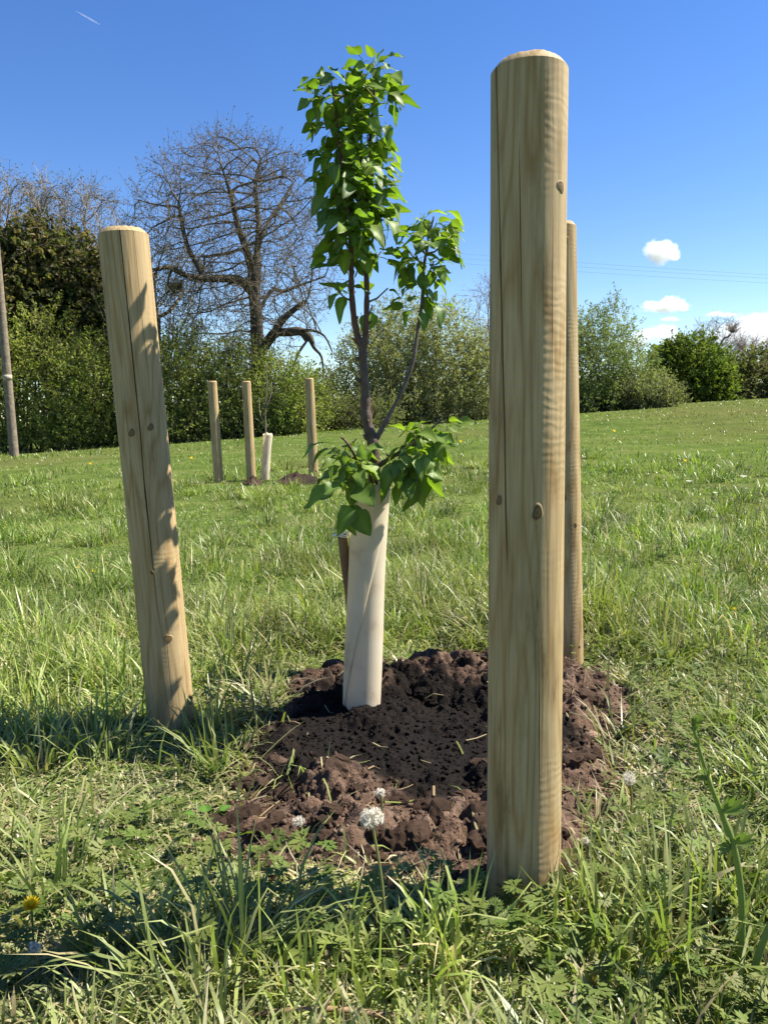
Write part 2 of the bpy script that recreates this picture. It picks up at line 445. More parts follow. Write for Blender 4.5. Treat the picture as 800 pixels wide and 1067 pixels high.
# ------------------------------------------------------------------ posts
def post(label, base, top, r0, r1, crack=None, knots=(), group='round timber posts round the young tree', seg=64, rows=90, tint=(1, 1, 1)):
    base = np.asarray(base, float); top = np.asarray(top, float)
    ax = Vector(top-base); Lh = ax.length; q = ax.to_track_quat('Z', 'Y')
    e = empty('timber_post', base, q); tag(e, label, 'post', group)
    inv = q.inverted()
    cv = inv @ (Vector(O) - Vector(base)); view = math.atan2(cv.y, cv.x)      # angle of the side facing the path
    zs = np.concatenate([[-.12], np.linspace(0, Lh-.011, rows)])
    def rad(z): return r0+(r1-r0)*z/Lh + (vn(z*3.0, 1.7, 5)-.5)*.003
    mb = MB(); b_off = float(base[0])*7
    nC = len(crack) if crack else 0
    A = np.linspace(0, 2*math.pi, seg, endpoint=False)
    V = []; 
    cols = [('u', a) for a in A]
    if crack:
        for ci, (c0, c1, z0, z1, wd) in enumerate(crack):
            for k in (-1, 0, 1): cols.append((ci, k))
        def key(cn):
            if cn[0] == 'u': return cn[1]
            return (view+crack[cn[0]][0]+cn[1]*.004) % (2*math.pi)
        # drop uniform columns that sit too near a crack
        ckeys = [(view+c[0]) % (2*math.pi) for c in crack]
        cols = [c for c in cols if c[0] != 'u' or all(abs((c[1]-k+math.pi) % (2*math.pi)-math.pi) > .05 for k in ckeys)]
        cols.sort(key=key)
    for z in zs:
        r = rad(max(z, 0))
        for cn in cols:
            t = min(max((Lh-z)/Lh, 0), 1)
            a = a0_ = cn[1] if cn[0] == 'u' else view+crack[cn[0]][0]
            for ck in (crack or ()):                                        # every column drifts with the splits
                dlt = (a0_-(view+ck[0])+math.pi) % (2*math.pi)-math.pi
                a += (ck[1]*t+(.06*(float(vn(z*7, 3.3, 11))-.5) if ck is crack[0] else 0))*math.exp(-(dlt/.9)**2)
            rr = r
            if cn[0] != 'u':
                c0, c1, z0, z1, wd = crack[cn[0]]
                f = max(0., min(1, (z-z0)/.12, (z1-z)/.05 if z1 < Lh else 1))
                hw = wd*f*(.6+.8*float(vn(z*11, 8.1, 3)))
                a += cn[1]*(hw+.00015)/r
                rr = r-(min(.022, wd*13)*f if cn[1] == 0 else 0)
            rr *= 1+.016*(float(vn(math.cos(a)*2.2+z*2.5, math.sin(a)*2.2+b_off, 19))-.5)
            V.append((rr*math.cos(a), rr*math.sin(a), z))
    nc = len(cols); Q = []
    for i in range(len(zs)-1):
        for k in range(nc):
            k2 = (k+1) % nc; Q.append((i*nc+k, i*nc+k2, (i+1)*nc+k2, (i+1)*nc+k))
    mb.add(V, Q, None, tint)
    seed_ = random.random(); o = obj('shaft', mb.mesh('shaft', True), M_wood, e); o.color = (seed_, 0, 0, 1)
    if crack:
        cz = {k for k in range(nc) if cols[k][0] != 'u' and cols[k][1] in (-1, 0)}
        for p in o.data.polygons:
            if (p.index % nc) in cz: p.use_smooth = False
        for ed in o.data.edges:
            a_, b_ = ed.vertices
            if a_ % nc == b_ % nc and cols[a_ % nc][0] != 'u': ed.use_edge_sharp = True
    # chamfered sawn top
    mb = MB(); r = rad(Lh); prof = [(Lh-.011, r*1.0), (Lh-.0098, r*.985), (Lh-.001, r*.84), (Lh+.001, r*.78), (Lh+.0015, r*.4), (Lh+.002, 0.0)]
    n = 40; V = []; Q = []; T = []
    for z, rr in prof[:-1]:
        for k in range(n):
            a = 2*math.pi*k/n; V.append((rr*math.cos(a), rr*math.sin(a), z+.0015*(random.random()-.5)*(rr < r*.95)))
    V.append((0, 0, prof[-1][0]))
    for i in range(len(prof)-2):
        for k in range(n):
            k2 = (k+1) % n; Q.append((i*n+k, i*n+k2, (i+1)*n+k2, (i+1)*n+k))
    for k in range(n): T.append(((len(prof)-2)*n+k, (len(prof)-2)*n+(k+1) % n, len(V)-1))
    mb.add(V, Q, T, np.array(tint)*(1.06, 1.05, 1.03))
    obj('chamfered_top', mb.mesh('chamfered_top', False), M_wood, e).color = (seed_, 0, 0, 1)
    for (phi, z, rk) in knots:
        rk *= .82
        mb = MB(); r = rad(z)*1.004+.0006; m = 18; V = []; cc = []
        rings = [(0, (.30, .27, .25)), (.30, (.50, .45, .41)), (.52, (.40, .36, .33)), (.64, (.14, .12, .11)), (.72, (.50, .46, .42)), (.86, (.86, .83, .80)), (1.0, (1, 1, 1))]
        a0 = view+phi
        for f, c in rings:
            for k in range(m):
                th = 2*math.pi*k/m; rk2 = rk*f*(1+.16*math.sin(2*th+z*9)+.1*math.sin(3*th+5*z))
                a = a0+rk2*math.cos(th)/r; zz = z+rk2*1.15*math.sin(th)
                rr = r+.0004*(1-f)
                if f == 1: rr = r-.0009
                V.append((rr*math.cos(a), rr*math.sin(a), zz)); cc.append(c)
        Q = []
        for i in range(len(rings)-1):
            for k in range(m):
                k2 = (k+1) % m; Q.append((i*m+k, i*m+k2, (i+1)*m+k2, (i+1)*m+k))
        mb.add(V, Q, None, np.array(cc)*np.array(tint)); obj('knot', mb.mesh('knot', True), M_wood, e).color = (seed_, 0, 0, 1)
    return e

def top_over(px, py, base):
    """point on the sight line that stands nearest above base"""
    d = ray(px, py); t = (base[0]*d.x+base[1]*d.y)/(d.x**2+d.y**2)
    return np.array(O+d*t)

def on_ground(px, py):
    p = hit(px, py); p[2] = float(ground_z(p[0], p[1])); return p

b1 = on_ground(545, 938); t1 = top_over(551.5, 67, b1)
b2 = on_ground(589, 690); t2 = top_over(581, 233, b2)
b3 = on_ground(179, 752); t3 = top_over(128, 240, b3)
print('posts', b1, t1, b2, t2, b3, t3)
post('thick round timber post nearest to us with a long split and two dark knots', b1, t1, .0535, .0510,
     crack=[(-1.0, .95, .50, 9, .0017), (-.30, .0, .84, 1.06, .0006), (.30, .0, .14, .38, .0006), (.66, .0, .70, .98, .0005)],
     knots=[(-.75, .60, .0085), (.28, .585, .012), (.95, t1[2]-.17, .009), (-.28, .02, .011)], rows=140)
post('round timber post on the right, mostly hidden behind the nearest post', b2, t2, .0520, .0510,
     crack=[(-1.5, .2, .3, 9, .001)], knots=[(.1, .50, .010), (.45, t2[2]-.04, .011), (.75, .42, .008)])
post('round timber post leaning left with leaf shadow across it', b3, t3, .0545, .0555,
     crack=[(-.12, -.06, .30, 9, .0013), (.42, .05, .75, 9, .0005), (-.62, .0, .45, .80, .0005), (.12, .0, .06, .24, .0006)],
     knots=[(-.45, .70, .012), (.32, .71, .011), (.18, .22, .013), (-.2, .38, .006)], rows=110)

# ------------------------------------------------------------------ young leafy tree
TB = hit(377, 735, top_z); TB[2] = float(top_z(TB[0], TB[1]))
YT = TB[1]
tree = empty('young_tree', TB); tag(tree, 'young leafy pear tree growing out of the cream tube guard', 'tree')
def tp(px, py, dy=0): return at(px, py, YT+dy)-TB
BK = (.085, .056, .040); BR = (.095, .045, .028)
def branch(name, pts, rads, col, parent, n=6, sides=9):
    P = catmull([tp(*p) for p in pts], n)
    rd = np.interp(np.linspace(0, 1, len(P)), np.linspace(0, 1, len(rads)), rads)
    rd = rd*(1+.10*np.sin(np.arange(len(P))*2.1)+.05*rng.standard_normal(len(P)))
    mb = MB(); tube(mb, P, rd, sides, col)
    # bud scars
    for k in range(3, len(P)-2, 4):
        a = rng.uniform(0, 6.28); d = np.array([math.cos(a), math.sin(a)*.6, .5]); 
        tube(mb, [P[k], P[k]+d*rd[k]*1.5, P[k]+d*rd[k]*2.0+np.array([0, 0, .002])], [rd[k]*.5, rd[k]*.4, rd[k]*.15], 5, col)
    o = obj(name, mb.mesh(name, True), M_twigbark, parent); return o, P
trunk, P_tr = branch('trunk', [(380, 700), (386, 560), (389, 500), (389, 465), (382, 438), (380, 405), (378, 372), (377, 352)], [.014, .014, .0135, .0135, .0125, .011, .0105, .0095], BK, tree)
leader, P_le = branch('branch', [(378, 372), (381, 345), (382, 300), (380, 262), (382, 225), (384, 185, .01), (386, 140, .01), (390, 95), (389, 66)], [.008, .0072, .0062, .0058, .005, .0045, .004, .003, .0018], BR, tree)
second, P_se = branch('branch', [(378, 368), (370, 340), (366, 300, -.02), (366, 262, -.03), (362, 220, -.03), (355, 170, -.03), (350, 120, -.02), (345, 85, -.02)], [.0085, .0075, .0066, .0055, .0048, .004, .003, .0016], BR, tree)
right, P_ri = branch('branch', [(391, 458), (396, 450), (408, 428), (421, 402), (430, 376), (435, 345), (440, 310), (442, 275, .01), (447, 245, .01), (452, 225)], [.008, .0068, .005, .0046, .0052, .0044, .004, .0034, .0026, .0018], (.11, .085, .07), tree)
lowl, P_ll = branch('branch', [(388, 505), (381, 512, -.02), (375, 500, -.04), (371, 478, -.05), (362, 462, -.06), (355, 455, -.06)], [.006, .005, .0045, .004, .003, .002], BR, tree)
lowr, P_lr = branch('branch', [(391, 488), (405, 478, -.02), (422, 468, -.04), (440, 455, -.05), (452, 444, -.05), (460, 436, -.05)], [.006, .0055, .0045, .004, .003, .002], (.10, .09, .05), tree)

def leaf_mesh(k):
    r_ = random.Random(k)
    nu = 7; mb = MB(); V = []; cc = []; Q = []
    curl = r_.uniform(-.05, .85); fold = r_.uniform(.08, .42); wav = r_.uniform(.02, .09); wd = r_.uniform(.33, .42); tw = r_.uniform(-.4, .4)
    pet = .42
    for i in range(nu+1):
        u = i/nu
        wv = wd*(math.sin(math.pi*min(1, u**.72))**.75)*(1-.25*u) if 0 < u < 1 else .006
        y = u; z = -curl*u*u
        for s in (-1, -.55, 0, .55, 1):
            x = s*wv; zz = z+fold*abs(x)+wav*math.sin(9*u+3*s)*abs(s)
            X = x*math.cos(tw*u)-0*zz; Zt = zz+x*math.sin(tw*u)
            V.append((X, pet+y, Zt)); c = 1.35 if s == 0 else (1.0 if abs(s) < .9 else .92)
            cc.append((c, c, c))
    for i in range(nu):
        for j in range(4): Q.append((i*5+j, i*5+j+1, (i+1)*5+j+1, (i+1)*5+j))
    mb.add(V, Q, None, cc)
    tube(mb, [(0, 0, -.02), (0, pet*.5, .01), (0, pet+.02, 0)], [.016, .013, .012], 4, (1.5, 1.4, .9), cap=False)
    return mb.mesh('leaf', True)
LEAVES = [leaf_mesh(100+k) for k in range(9)]
for m_ in LEAVES: m_.materials.append(M_leaf)
nleaf = [0]
def put_leaf(parent, pos, dirv, size, young=0.):
    d = Vector(dirv).normalized(); size *= random.uniform(.72, 1.18)
    up = Vector((random.gauss(0, .45), random.gauss(0, .45)-.1, 1.)); n = (up-d*up.dot(d))
    if n.length < 1e-3: n = Vector((1, 0, 0))
    n.normalize(); x = d.cross(n).normalized()
    m = Matrix(((x.x, d.x, n.x, pos[0]), (x.y, d.y, n.y, pos[1]), (x.z, d.z, n.z, pos[2]), (0, 0, 0, 1)))
    o = bpy.data.objects.new('leaf', random.choice(LEAVES)); link(o, parent)
    o.matrix_local = m @ Matrix.Diagonal((size*random.uniform(.88, 1.12), size, size, 1))
    g = np.array((.095, .165, .032))*(1-young)+np.array((.23, .30, .05))*young
    g = g*random.uniform(.8, 1.25); o.color = (*g, 1); nleaf[0] += 1
def spur(parent, P, px, py, dy, nl, size, young, droop):
    """a spur from the nearest branch point to the given place, ending in a rosette of leaves"""
    e = tp(px, py, dy); A = np.array(P); a = A[np.argmin(np.linalg.norm(A-(e-np.array([0, 0, .03])), axis=1))]
    mb = MB(); md = (a+e)/2+np.array([0, 0, -.006]); tube(mb, [a, md, e], [.0028, .0022, .0016], 5, (.16, .15, .06))
    obj('spur', mb.mesh('spur', True), M_twigbark, parent)
    out = e-a; out = out/(np.linalg.norm(out)+1e-6)
    a0 = random.uniform(0, 6.28)
    for k in range(nl):
        th = a0+2.4*k; up = random.uniform(-.9, .5)-droop
        d = np.array([math.cos(th), math.sin(th), up])+out*.8
        put_leaf(parent, e-out*random.uniform(0, .018), d, size*random.uniform(.65, 1.12), min(1, max(0, young+random.uniform(-.25, .25))))
# main crown: (px,py,depth,leaves,size,young)
crown = [(392, 72, 0, 4, .042, .9), (378, 84, .02, 4, .036, .75), (362, 78, -.03, 4, .034, .65), (346, 86, -.02, 5, .036, .55), (335, 98, -.01, 4, .038, .4),
 (372, 100, -.05, 5, .042, .45), (398, 98, .03, 4, .04, .75), (355, 108, .05, 5, .042, .4), (384, 118, -.05, 5, .044, .4), (342, 122, 0, 4, .044, .3),
 (404, 120, .02, 3, .034, .85), (365, 132, -.06, 5, .048, .25), (396, 140, .0, 4, .042, .5), (338, 144, .02, 4, .046, .2), (352, 150, -.05, 5, .048, .2),
 (378, 152, .06, 4, .048, .3), (402, 162, .03, 3, .038, .8), (370, 170, -.06, 5, .05, .2), (345, 172, .02, 4, .046, .35), (392, 178, -.04, 5, .048, .3),
 (412, 180, .02, 2, .034, .95), (357, 190, -.06, 5, .052, .15), (380, 196, -.05, 5, .052, .15), (340, 200, 0, 4, .048, .2), (398, 204, .0, 4, .05, .4),
 (366, 214, .05, 4, .054, .15), (350, 224, -.04, 4, .052, .15), (386, 222, .05, 4, .05, .25), (372, 236, -.05, 4, .054, .15), (402, 228, .02, 2, .05, .2),
 (360, 92, .03, 4, .036, .6), (350, 135, .06, 4, .044, .3), (388, 165, .05, 4, .046, .3), (360, 160, .04, 4, .048, .2), (374, 118, .05, 4, .042, .4), (348, 210, .04, 4, .05, .15), (390, 240, -.03, 3, .05, .2), (330, 108, .01, 3, .036, .4), (362, 230, -.08, 4, .052, .1)]
for k, (px, py, dy, nl, sz, yg) in enumerate(crown):
    px = 371+(px-371)*(.46 if py > 105 else .42)+(8 if py < 90 else 0); sz *= .97
    if px < 372: spur(second, P_se, px, py, dy, nl, sz, yg, .15)
    else: spur(leader, P_le, px, py, dy, nl, sz, yg, .15)
for (px, py, dy, nl, sz, yg) in [(358, 246, -.05, 3, .062, .05), (397, 262, .0, 3, .058, .1), (354, 268, -.03, 2, .056, .1), (362, 296, -.04, 3, .046, .3), (350, 300, -.02, 2, .05, .1), (404, 300, .02, 1, .04, .1), (388, 318, .02, 1, .04, .1)]:
    spur(second if px < 375 else leader, P_se if px < 375 else P_le, px, py, dy, nl, sz, yg, .5)
for (px, py, dy, nl, sz, yg) in [(438, 226, 0, 4, .040, .8), (455, 232, .02, 3, .034, .7), (428, 244, -.03, 4, .042, .4), (447, 250, -.05, 4, .044, .3), (462, 254, 0, 4, .042, .5), (434, 266, .03, 4, .044, .3), (452, 272, -.04, 4, .046, .25), (470, 246, .02, 2, .03, .7), (421, 256, -.01, 2, .04, .6), (440, 292, -.03, 4, .048, .15), (446, 312, .02, 3, .046, .25)]:
    spur(right, P_ri, px, py, dy, nl, sz, yg, .25)
for (px, py, dy, nl, sz, yg) in [(352, 462, -.06, 4, .046, .35), (345, 478, -.05, 4, .05, .15), (366, 470, -.09, 4, .05, .2), (360, 492, -.10, 4, .054, .1), (356, 476, -.10, 4, .048, .3), (366, 512, -.12, 3, .058, .1), (384, 512, -.11, 1, .050, .1)]:
    spur(lowl, P_ll, 364+(px-364)*.42, py+8, dy, nl, sz*1.32, min(1, yg+.12), .9)
for (px, py, dy, nl, sz, yg) in [(416, 466, -.09, 4, .046, .3), (420, 455, -.05, 4, .046, .5), (436, 446, -.06, 4, .044, .55), (450, 436, -.05, 3, .040, .7), (430, 470, -.10, 4, .052, .2), (445, 468, -.07, 4, .050, .3), (455, 455, -.04, 4, .046, .5), (424, 486, -.09, 3, .052, .15), (448, 484, -.08, 3, .048, .2)]:
    spur(lowr, P_lr, 428+(px-428)*.5, py+6, dy, nl, sz*1.32, yg, .75)
def more_leaves(n):
    """the leaves past the first three hundred, joined"""
    mb = MB(); g = [(np.array([v.co[:] for v in m_.vertices]), [tuple(p.vertices) for p in m_.polygons], np.array([d.color[:3] for d in m_.color_attributes[0].data])) for m_ in LEAVES]
    done = 0
    while done < n:
        if done % 7 < 5:
            P = P_le if random.random() < .5 else P_se; A = P[random.randint(int(len(P)*(.40 if random.random() < .85 else .22)), len(P)-2)]
        else:
            P = random.choice((P_ri, P_ri, P_ll, P_lr)); A = P[random.randint(int(len(P)*.6), len(P)-1)]; A = A-np.array([0, 0, .03*(P is P_ll or P is P_lr)])
        a = random.uniform(0, 6.28); rr = random.uniform(.010, .042); pos = A+np.array([rr*math.cos(a), rr*math.sin(a), random.uniform(-.02, .03)])
        d = Vector((math.cos(a)+random.gauss(0, .5), math.sin(a)+random.gauss(0, .5), random.uniform(-1.1, .4))).normalized()
        up = Vector((random.gauss(0, .45), random.gauss(0, .45), 1)); nn = (up-d*up.dot(d)).normalized(); x = d.cross(nn); sz = random.uniform(.027, .052)
        V, F, c = random.choice(g); M3 = np.array([x[:], d[:], nn[:]])
        yg = random.uniform(0, .6); col = (np.array((.095, .165, .032))*(1-yg)+np.array((.23, .30, .05))*yg)*random.uniform(.8, 1.2)
        mb.add(V@M3*sz+pos, [f_ for f_ in F if len(f_) == 4], None, c*col); done += 1
    o = obj('foliage', mb.mesh('foliage', True), M_weed_gloss, tree); o['kind'] = 'stuff'
M_weed_gloss = leaf_mat('pear_foliage', .5, .46, .38, tcol=(1.25, 1.4, .35))
more_leaves(430)

# tube guard ---------------------------------------------------------------
def guard(name, label, base, top, r0, r1, group, parts=True, seam=1.0):
    base = np.asarray(base, float); ax = Vector(np.asarray(top)-base); q = ax.to_track_quat('Z', 'Y'); Lh = ax.length
    e = empty(name, base, q); tag(e, label, 'tree guard', group)
    nz, na = 30, 56; V = []; Q = []
    cv = q.inverted() @ (Vector(O)-Vector(base)); view = math.atan2(cv.y, cv.x)
    turns = 2*math.pi*1.12
    for layer in (0, 1):
        for i in range(nz+1):
            t = i/nz; z = -.05+(Lh+.05)*t
            r = r0+(r1-r0)*t**1.5+.0015*math.sin(7*t)
            a0 = view-seam-1.1+t*2.6
            for j in range(na+1):
                s = j/na; a = a0+turns*s
                rr = r+.0035*s-(.0016 if layer else 0)
                rr *= 1+.025*math.sin(2*a+3*t)
                zz = z+(.012*math.sin(a*2+1)+.006*math.sin(5*a))*(t > .97)
                V.append((rr*math.cos(a), rr*math.sin(a), zz))
    W = na+1; Nn = (nz+1)*W
    for i in range(nz):
        for j in range(na):
            a, b, c, d = i*W+j, i*W+j+1, (i+1)*W+j+1, (i+1)*W+j
            Q.append((a, b, c, d)); Q.append((Nn+d, Nn+c, Nn+b, Nn+a))
        Q.append((i*W+na, Nn+i*W+na, Nn+(i+1)*W+na, (i+1)*W+na)); Q.append((i*W, (i+1)*W, Nn+(i+1)*W, Nn+i*W))
    for j in range(na): Q.append((nz*W+j, nz*W+j+1, Nn+nz*W+j+1, Nn+nz*W+j))
    mb = MB(); mb.add(V, Q, None, (.70, .60, .455)); obj('tube', mb.mesh('tube', True), M_guard, e)
    return e
M_guard, nt_, b_ = new_mat('cream_plastic')
L_ = nt_.links.new
tc_ = N(nt_, 'ShaderNodeTexCoord'); no_ = N(nt_, 'ShaderNodeTexNoise'); no_.inputs['Scale'].default_value = 14; no_.inputs['Detail'].default_value = 8
L_(tc_.outputs['Object'], no_.inputs['Vector'])
rp_ = ramp(nt_, [(.28, (.62, .50, .34)), (.42, (.80, .715, .54)), (.8, (.86, .79, .64))], no_.outputs[0])
L_(rp_.outputs[0], b_.inputs['Base Color']); b_.inputs['Roughness'].default_value = .55
tr_ = N(nt_, 'ShaderNodeBsdfTranslucent'); L_(rp_.outputs[0], tr_.inputs['Color'])
ms_ = N(nt_, 'ShaderNodeMixShader'); ms_.inputs[0].default_value = .5
L_(b_.outputs[0], ms_.inputs[1]); L_(tr_.outputs[0], ms_.inputs[2]); L_(ms_.outputs[0], nt_.nodes['Material Output'].inputs['Surface'])
GT = at(386, 507, YT+.03)
guard('tree_guard', 'cream plastic tube guard round the trunk of the leafy tree', TB, GT, .0415, .0475, 'tree guards')

# short stake beside the guard
sb = at(374, 720, YT+.06); sb[2] = float(top_z(sb[0], sb[1]))-.02; stp = at(356, 556, YT+.03)
st_e = empty('wooden_stake', sb); tag(st_e, 'short brown stake beside the guard with a white tie at its top', 'stake')
mb = MB(); P = catmull([np.zeros(3), (stp-sb)*.5+np.array([.002, 0, 0]), stp-sb], 5); tube(mb, P, .0115*(1+.07*rng.standard_normal(len(P))), 7, (.20, .125, .07))
obj('shaft', mb.mesh('shaft', False), M_bark, st_e)
mb = MB(); c0 = stp-sb+np.array([0, 0, .002])
for k in range(2):
    Pc = [c0+np.array([.013*math.cos(a), .013*math.sin(a), -.004-.004*k+.002*math.sin(a*2)]) for a in np.linspace(0, 6.3, 14)]
    tube(mb, Pc, .0017, 4, (.75, .75, .73))
tube(mb, [c0+np.array([-.012, -.006, -.003]), c0+np.array([-.022, -.012, -.006])], .0035, 4, (.75, .75, .73))
for k in range(6): tube(mb, [c0+np.array([-.016+.006*k, -.012, 0]), c0+np.array([-.02+.006*k, -.016, .012])], .0008, 3, (.75, .75, .73))
tube(mb, [c0+np.array([.0, -.012, -.002]), c0+np.array([.022, -.016, .006])], .002, 4, (.75, .75, .73))
obj('tie', mb.mesh('tie', False), tint_mat('white_plastic', .5, .4), st_e)

# ------------------------------------------------------------------ second planting further off
g2 = [(228, 503, 221, 397, 'left'), (262, 501, 256.5, 397, 'mid'), (327, 499, 322, 394, 'right')]
lab2 = ['leftmost of the three far timber posts, in bare straw coloured grass', 'middle far timber post just left of the pale guard', 'rightmost far timber post standing in a small soil heap']
for (bx, by, tx, ty, _), lb in zip(g2, lab2):
    b = on_ground(bx, by); t = top_over(tx, ty, b)
    post(lb, b, t, .054, .052, None, [], 'round timber posts round the far sapling', 20, 10)
fb = on_ground(276, 500); ft = top_over(279, 452, fb)
guard('tree_guard', 'pale far tube guard round a bare sapling between timber posts', fb, ft, .048, .054, 'tree guards', seam=.4)
fs = empty('bare_sapling', fb); tag(fs, 'thin bare sapling rising from the far pale tube guard', 'sapling')
def fp(px, py): return at(px, py, fb[1])-fb
mb = MB(); tube(mb, catmull([fp(276, 495), fp(277, 455), fp(276, 430), fp(278, 400), fp(277, 378)], 3), np.linspace(.014, .005, 13), 5, (.16, .13, .10))
obj('trunk', mb.mesh('trunk'), M_bark, fs)
for pts in ([(277, 440), (271, 432), (270, 414)], [(277, 448), (272, 440), (266, 436)], [(277, 425), (282, 412), (283, 398)]):
    mb = MB(); tube(mb, catmull([fp(*p) for p in pts], 3), np.linspace(.007, .004, 7), 4, (.22, .19, .15)); obj('branch', mb.mesh('branch'), M_bark, fs)
# its soil heap
def heap(px, py, rx, ry, h, label):
    p = on_ground(px, py); mb = MB(); n1, n2 = 14, 30; V = []; cc = []
    for i in range(n1+1):
        f = i/n1
        for j in range(n2):
            a = 2*math.pi*j/n2; k = 1+.3*(float(vn(math.cos(a)*2+px, math.sin(a)*2, 3))-.5)
            x = rx*f*k*math.cos(a); y = ry*f*k*math.sin(a)
            z = h*(1-f*f)*(.25+1.1*float(vn(x*9+px, y*9, 8)))+.05*float(vn(x*21, y*21, 4))*(1-f)+random.uniform(0, .025)-.04*(f > .95)
            V.append((x, y, z)); d = float(vn(x*5, y*5+px, 5)); cc.append(DARK*1.5*(1-d)+BROWN*d)
    Q = [(i*n2+j, i*n2+(j+1) % n2, (i+1)*n2+(j+1) % n2, (i+1)*n2+j) for i in range(n1) for j in range(n2)]
    Q = [q_[::-1] for q_ in Q]
    mb.add(V, Q, None, cc); o = obj('soil_heap', mb.mesh('soil_heap', False), M_soil, None, p); tag(o, label, kind='structure')
heap(310, 503, .27, .3, .06, 'small heap of dark soil under the far planting')
heap(264, 505, .11, .14, .05, 'small dark soil spill by the middle far post')

# ------------------------------------------------------------------ telegraph pole
pb = on_ground(15, 475); D = pb[1]; ptp = at(-6, 240, D-.2)
pe = empty('telegraph_pole', pb); tag(pe, 'weathered grey wooden pole cut off by the left edge', 'pole')
mb = MB(); dirp = (ptp-pb); P = [pb*0-dirp*.05]+[dirp*t for t in np.linspace(0, 1.6, 14)]
px_m = D/800
tube(mb, P, np.linspace(4.6, 3.6, 15)*px_m, 12, (.21, .17, .125)); obj('shaft', mb.mesh('shaft', True), M_bark, pe)
mb = MB(); c = dirp*((466-385)/226.); tube(mb, [c-dirp*.012, c+dirp*.012], 4.55*px_m, 12, (.36, .31, .24)); obj('band', mb.mesh('band', True), M_bark, pe)

# ------------------------------------------------------------------ trees and bushes
def rand_dirs(n):
    v = rng.standard_normal((n, 3)); return v/np.linalg.norm(v, axis=1, keepdims=True)
def leaf_cards(pos, axis, nrm, ln, wd, col):
    """pointed four-cornered leaves with a fold"""
    n = len(pos); side = np.cross(axis, nrm); side /= np.linalg.norm(side, axis=1, keepdims=True)+1e-9
    up = np.cross(side, axis)
    ln = np.asarray(ln).reshape(-1, 1); wd = np.asarray(wd).reshape(-1, 1)
    V = np.stack([pos, pos+axis*ln*.45+side*wd*.5+up*wd*.12, pos+axis*ln, pos+axis*ln*.45-side*wd*.5+up*wd*.12], 1).reshape(-1, 3)
    k = np.arange(n)*4
    T = np.concatenate([np.stack([k, k+1, k+2], -1), np.stack([k, k+2, k+3], -1)])
    return V, T, np.repeat(col, 4, 0)

def bush(label, base, blobs, n, ll, lw, cols, cat='bush', name='bush', group='bushes along the field edge', shoot=(.35, .9), upb=.7, nshoot=None, dens=1, bright=1.38, stemcol=(.09, .07, .05)):
    """blobs: (dx,dy,z,rx,ry,rz) in metres from base; leaves are strung on short shoots that fill the blobs"""
    base = np.asarray(base, float); e = empty(name, base); tag(e, label, cat, group)
    blobs = np.array(blobs, float); n = int(n*1.1)
    if name != 'ivy_clad_tree': blobs = np.concatenate([blobs, [(b_[0], b_[1], .45, b_[3]*.98, b_[4], .75) for b_ in blobs]])
    vol = np.prod(blobs[:, 3:], axis=1)**.75
    if name != 'ivy_clad_tree': vol[len(vol)//2:] *= .55
    per = 9; ns = nshoot or n//per
    bi = rng.choice(len(blobs), ns, p=vol/vol.sum()); B = blobs[bi]
    d = rand_dirs(ns); rr = rng.random(ns)**.38
    # lumpy radius
    lump = .72+.5*vn(d[:, 0]*2.6+bi*3.1+d[:, 2]*2, d[:, 1]*2.6+d[:, 2]*2.3, 77)
    st = B[:, :3]+d*B[:, 3:]*(rr*lump)[:, None]
    dirs = d*.55+rand_dirs(ns)*.45; dirs[:, 2] += upb; dirs /= np.linalg.norm(dirs, axis=1, keepdims=True)
    sl = rng.uniform(shoot[0], shoot[1], ns)*(.6+.6*vn(st[:, 0]*1.5, st[:, 2]*1.5+st[:, 1], 12))
    t = rng.random((ns, per))
    pos = st[:, None]+dirs[:, None]*(t*sl[:, None])[..., None]+rng.standard_normal((ns, per, 3))*.03
    pos[..., 2] -= .12*(t**2)*sl[:, None]
    pos = pos.reshape(-1, 3); nn = len(pos)
    ax = np.repeat(dirs, per, 0)*.6+rand_dirs(nn)*.8; ax /= np.linalg.norm(ax, axis=1, keepdims=True)
    nr = np.repeat(d, per, 0)*.5+rand_dirs(nn)*.8+np.array([0, 0, .5]); nr /= np.linalg.norm(nr, axis=1, keepdims=True)
    cols = np.array(cols); ci = np.clip((vn(pos[:, 0]*.9+3, pos[:, 2]*.9+pos[:, 1]*.7, 21)+rng.normal(0, .16, nn))*len(cols), 0, len(cols)-1e-3).astype(int)
    cc = cols[ci]*rng.uniform(.85, 1.15, (nn, 1))*bright*1.08*np.array((1.04, .97, 1.0))
    keep = pos[:, 2] > .0
    V, T, c = leaf_cards(pos[keep], ax[keep], nr[keep], rng.uniform(.8, 1.5, keep.sum())*ll, rng.uniform(.8, 1.5, keep.sum())*lw, cc[keep])
    crown = obj('crown', mesh_np('crown', V, T, None, c), M_bush, e)
    # stems and shoots
    mb = MB()
    for k in range(max(5, 3*len(blobs))):
        b = blobs[k % len(blobs)]; a = random.uniform(0, 6.28)
        foot = np.array([b[0]*.85+random.uniform(-.35, .35)*b[3], b[1]*.85+random.uniform(-.3, .3)*b[4], -.1])
        tip = b[:3]+np.array([math.cos(a)*b[3]*.6, math.sin(a)*b[4]*.6, b[5]*random.uniform(.1, .7)])
        mid = (foot+tip)/2+rng.standard_normal(3)*.12
        tube(mb, catmull([foot, mid, tip], 4), np.linspace(.045, .012, 9), 5, np.array(stemcol)*random.uniform(.8, 1.2))
    idx = rng.choice(ns, min(ns, 700), replace=False)
    for k in idx: tube(mb, [st[k]-dirs[k]*.25, st[k]+dirs[k]*sl[k]*.95], [.009, .004], 3, np.array(stemcol)*1.3, cap=False)
    o = obj('stems', mb.mesh('stems'), M_bark, e); o['kind'] = 'stuff'
    return e

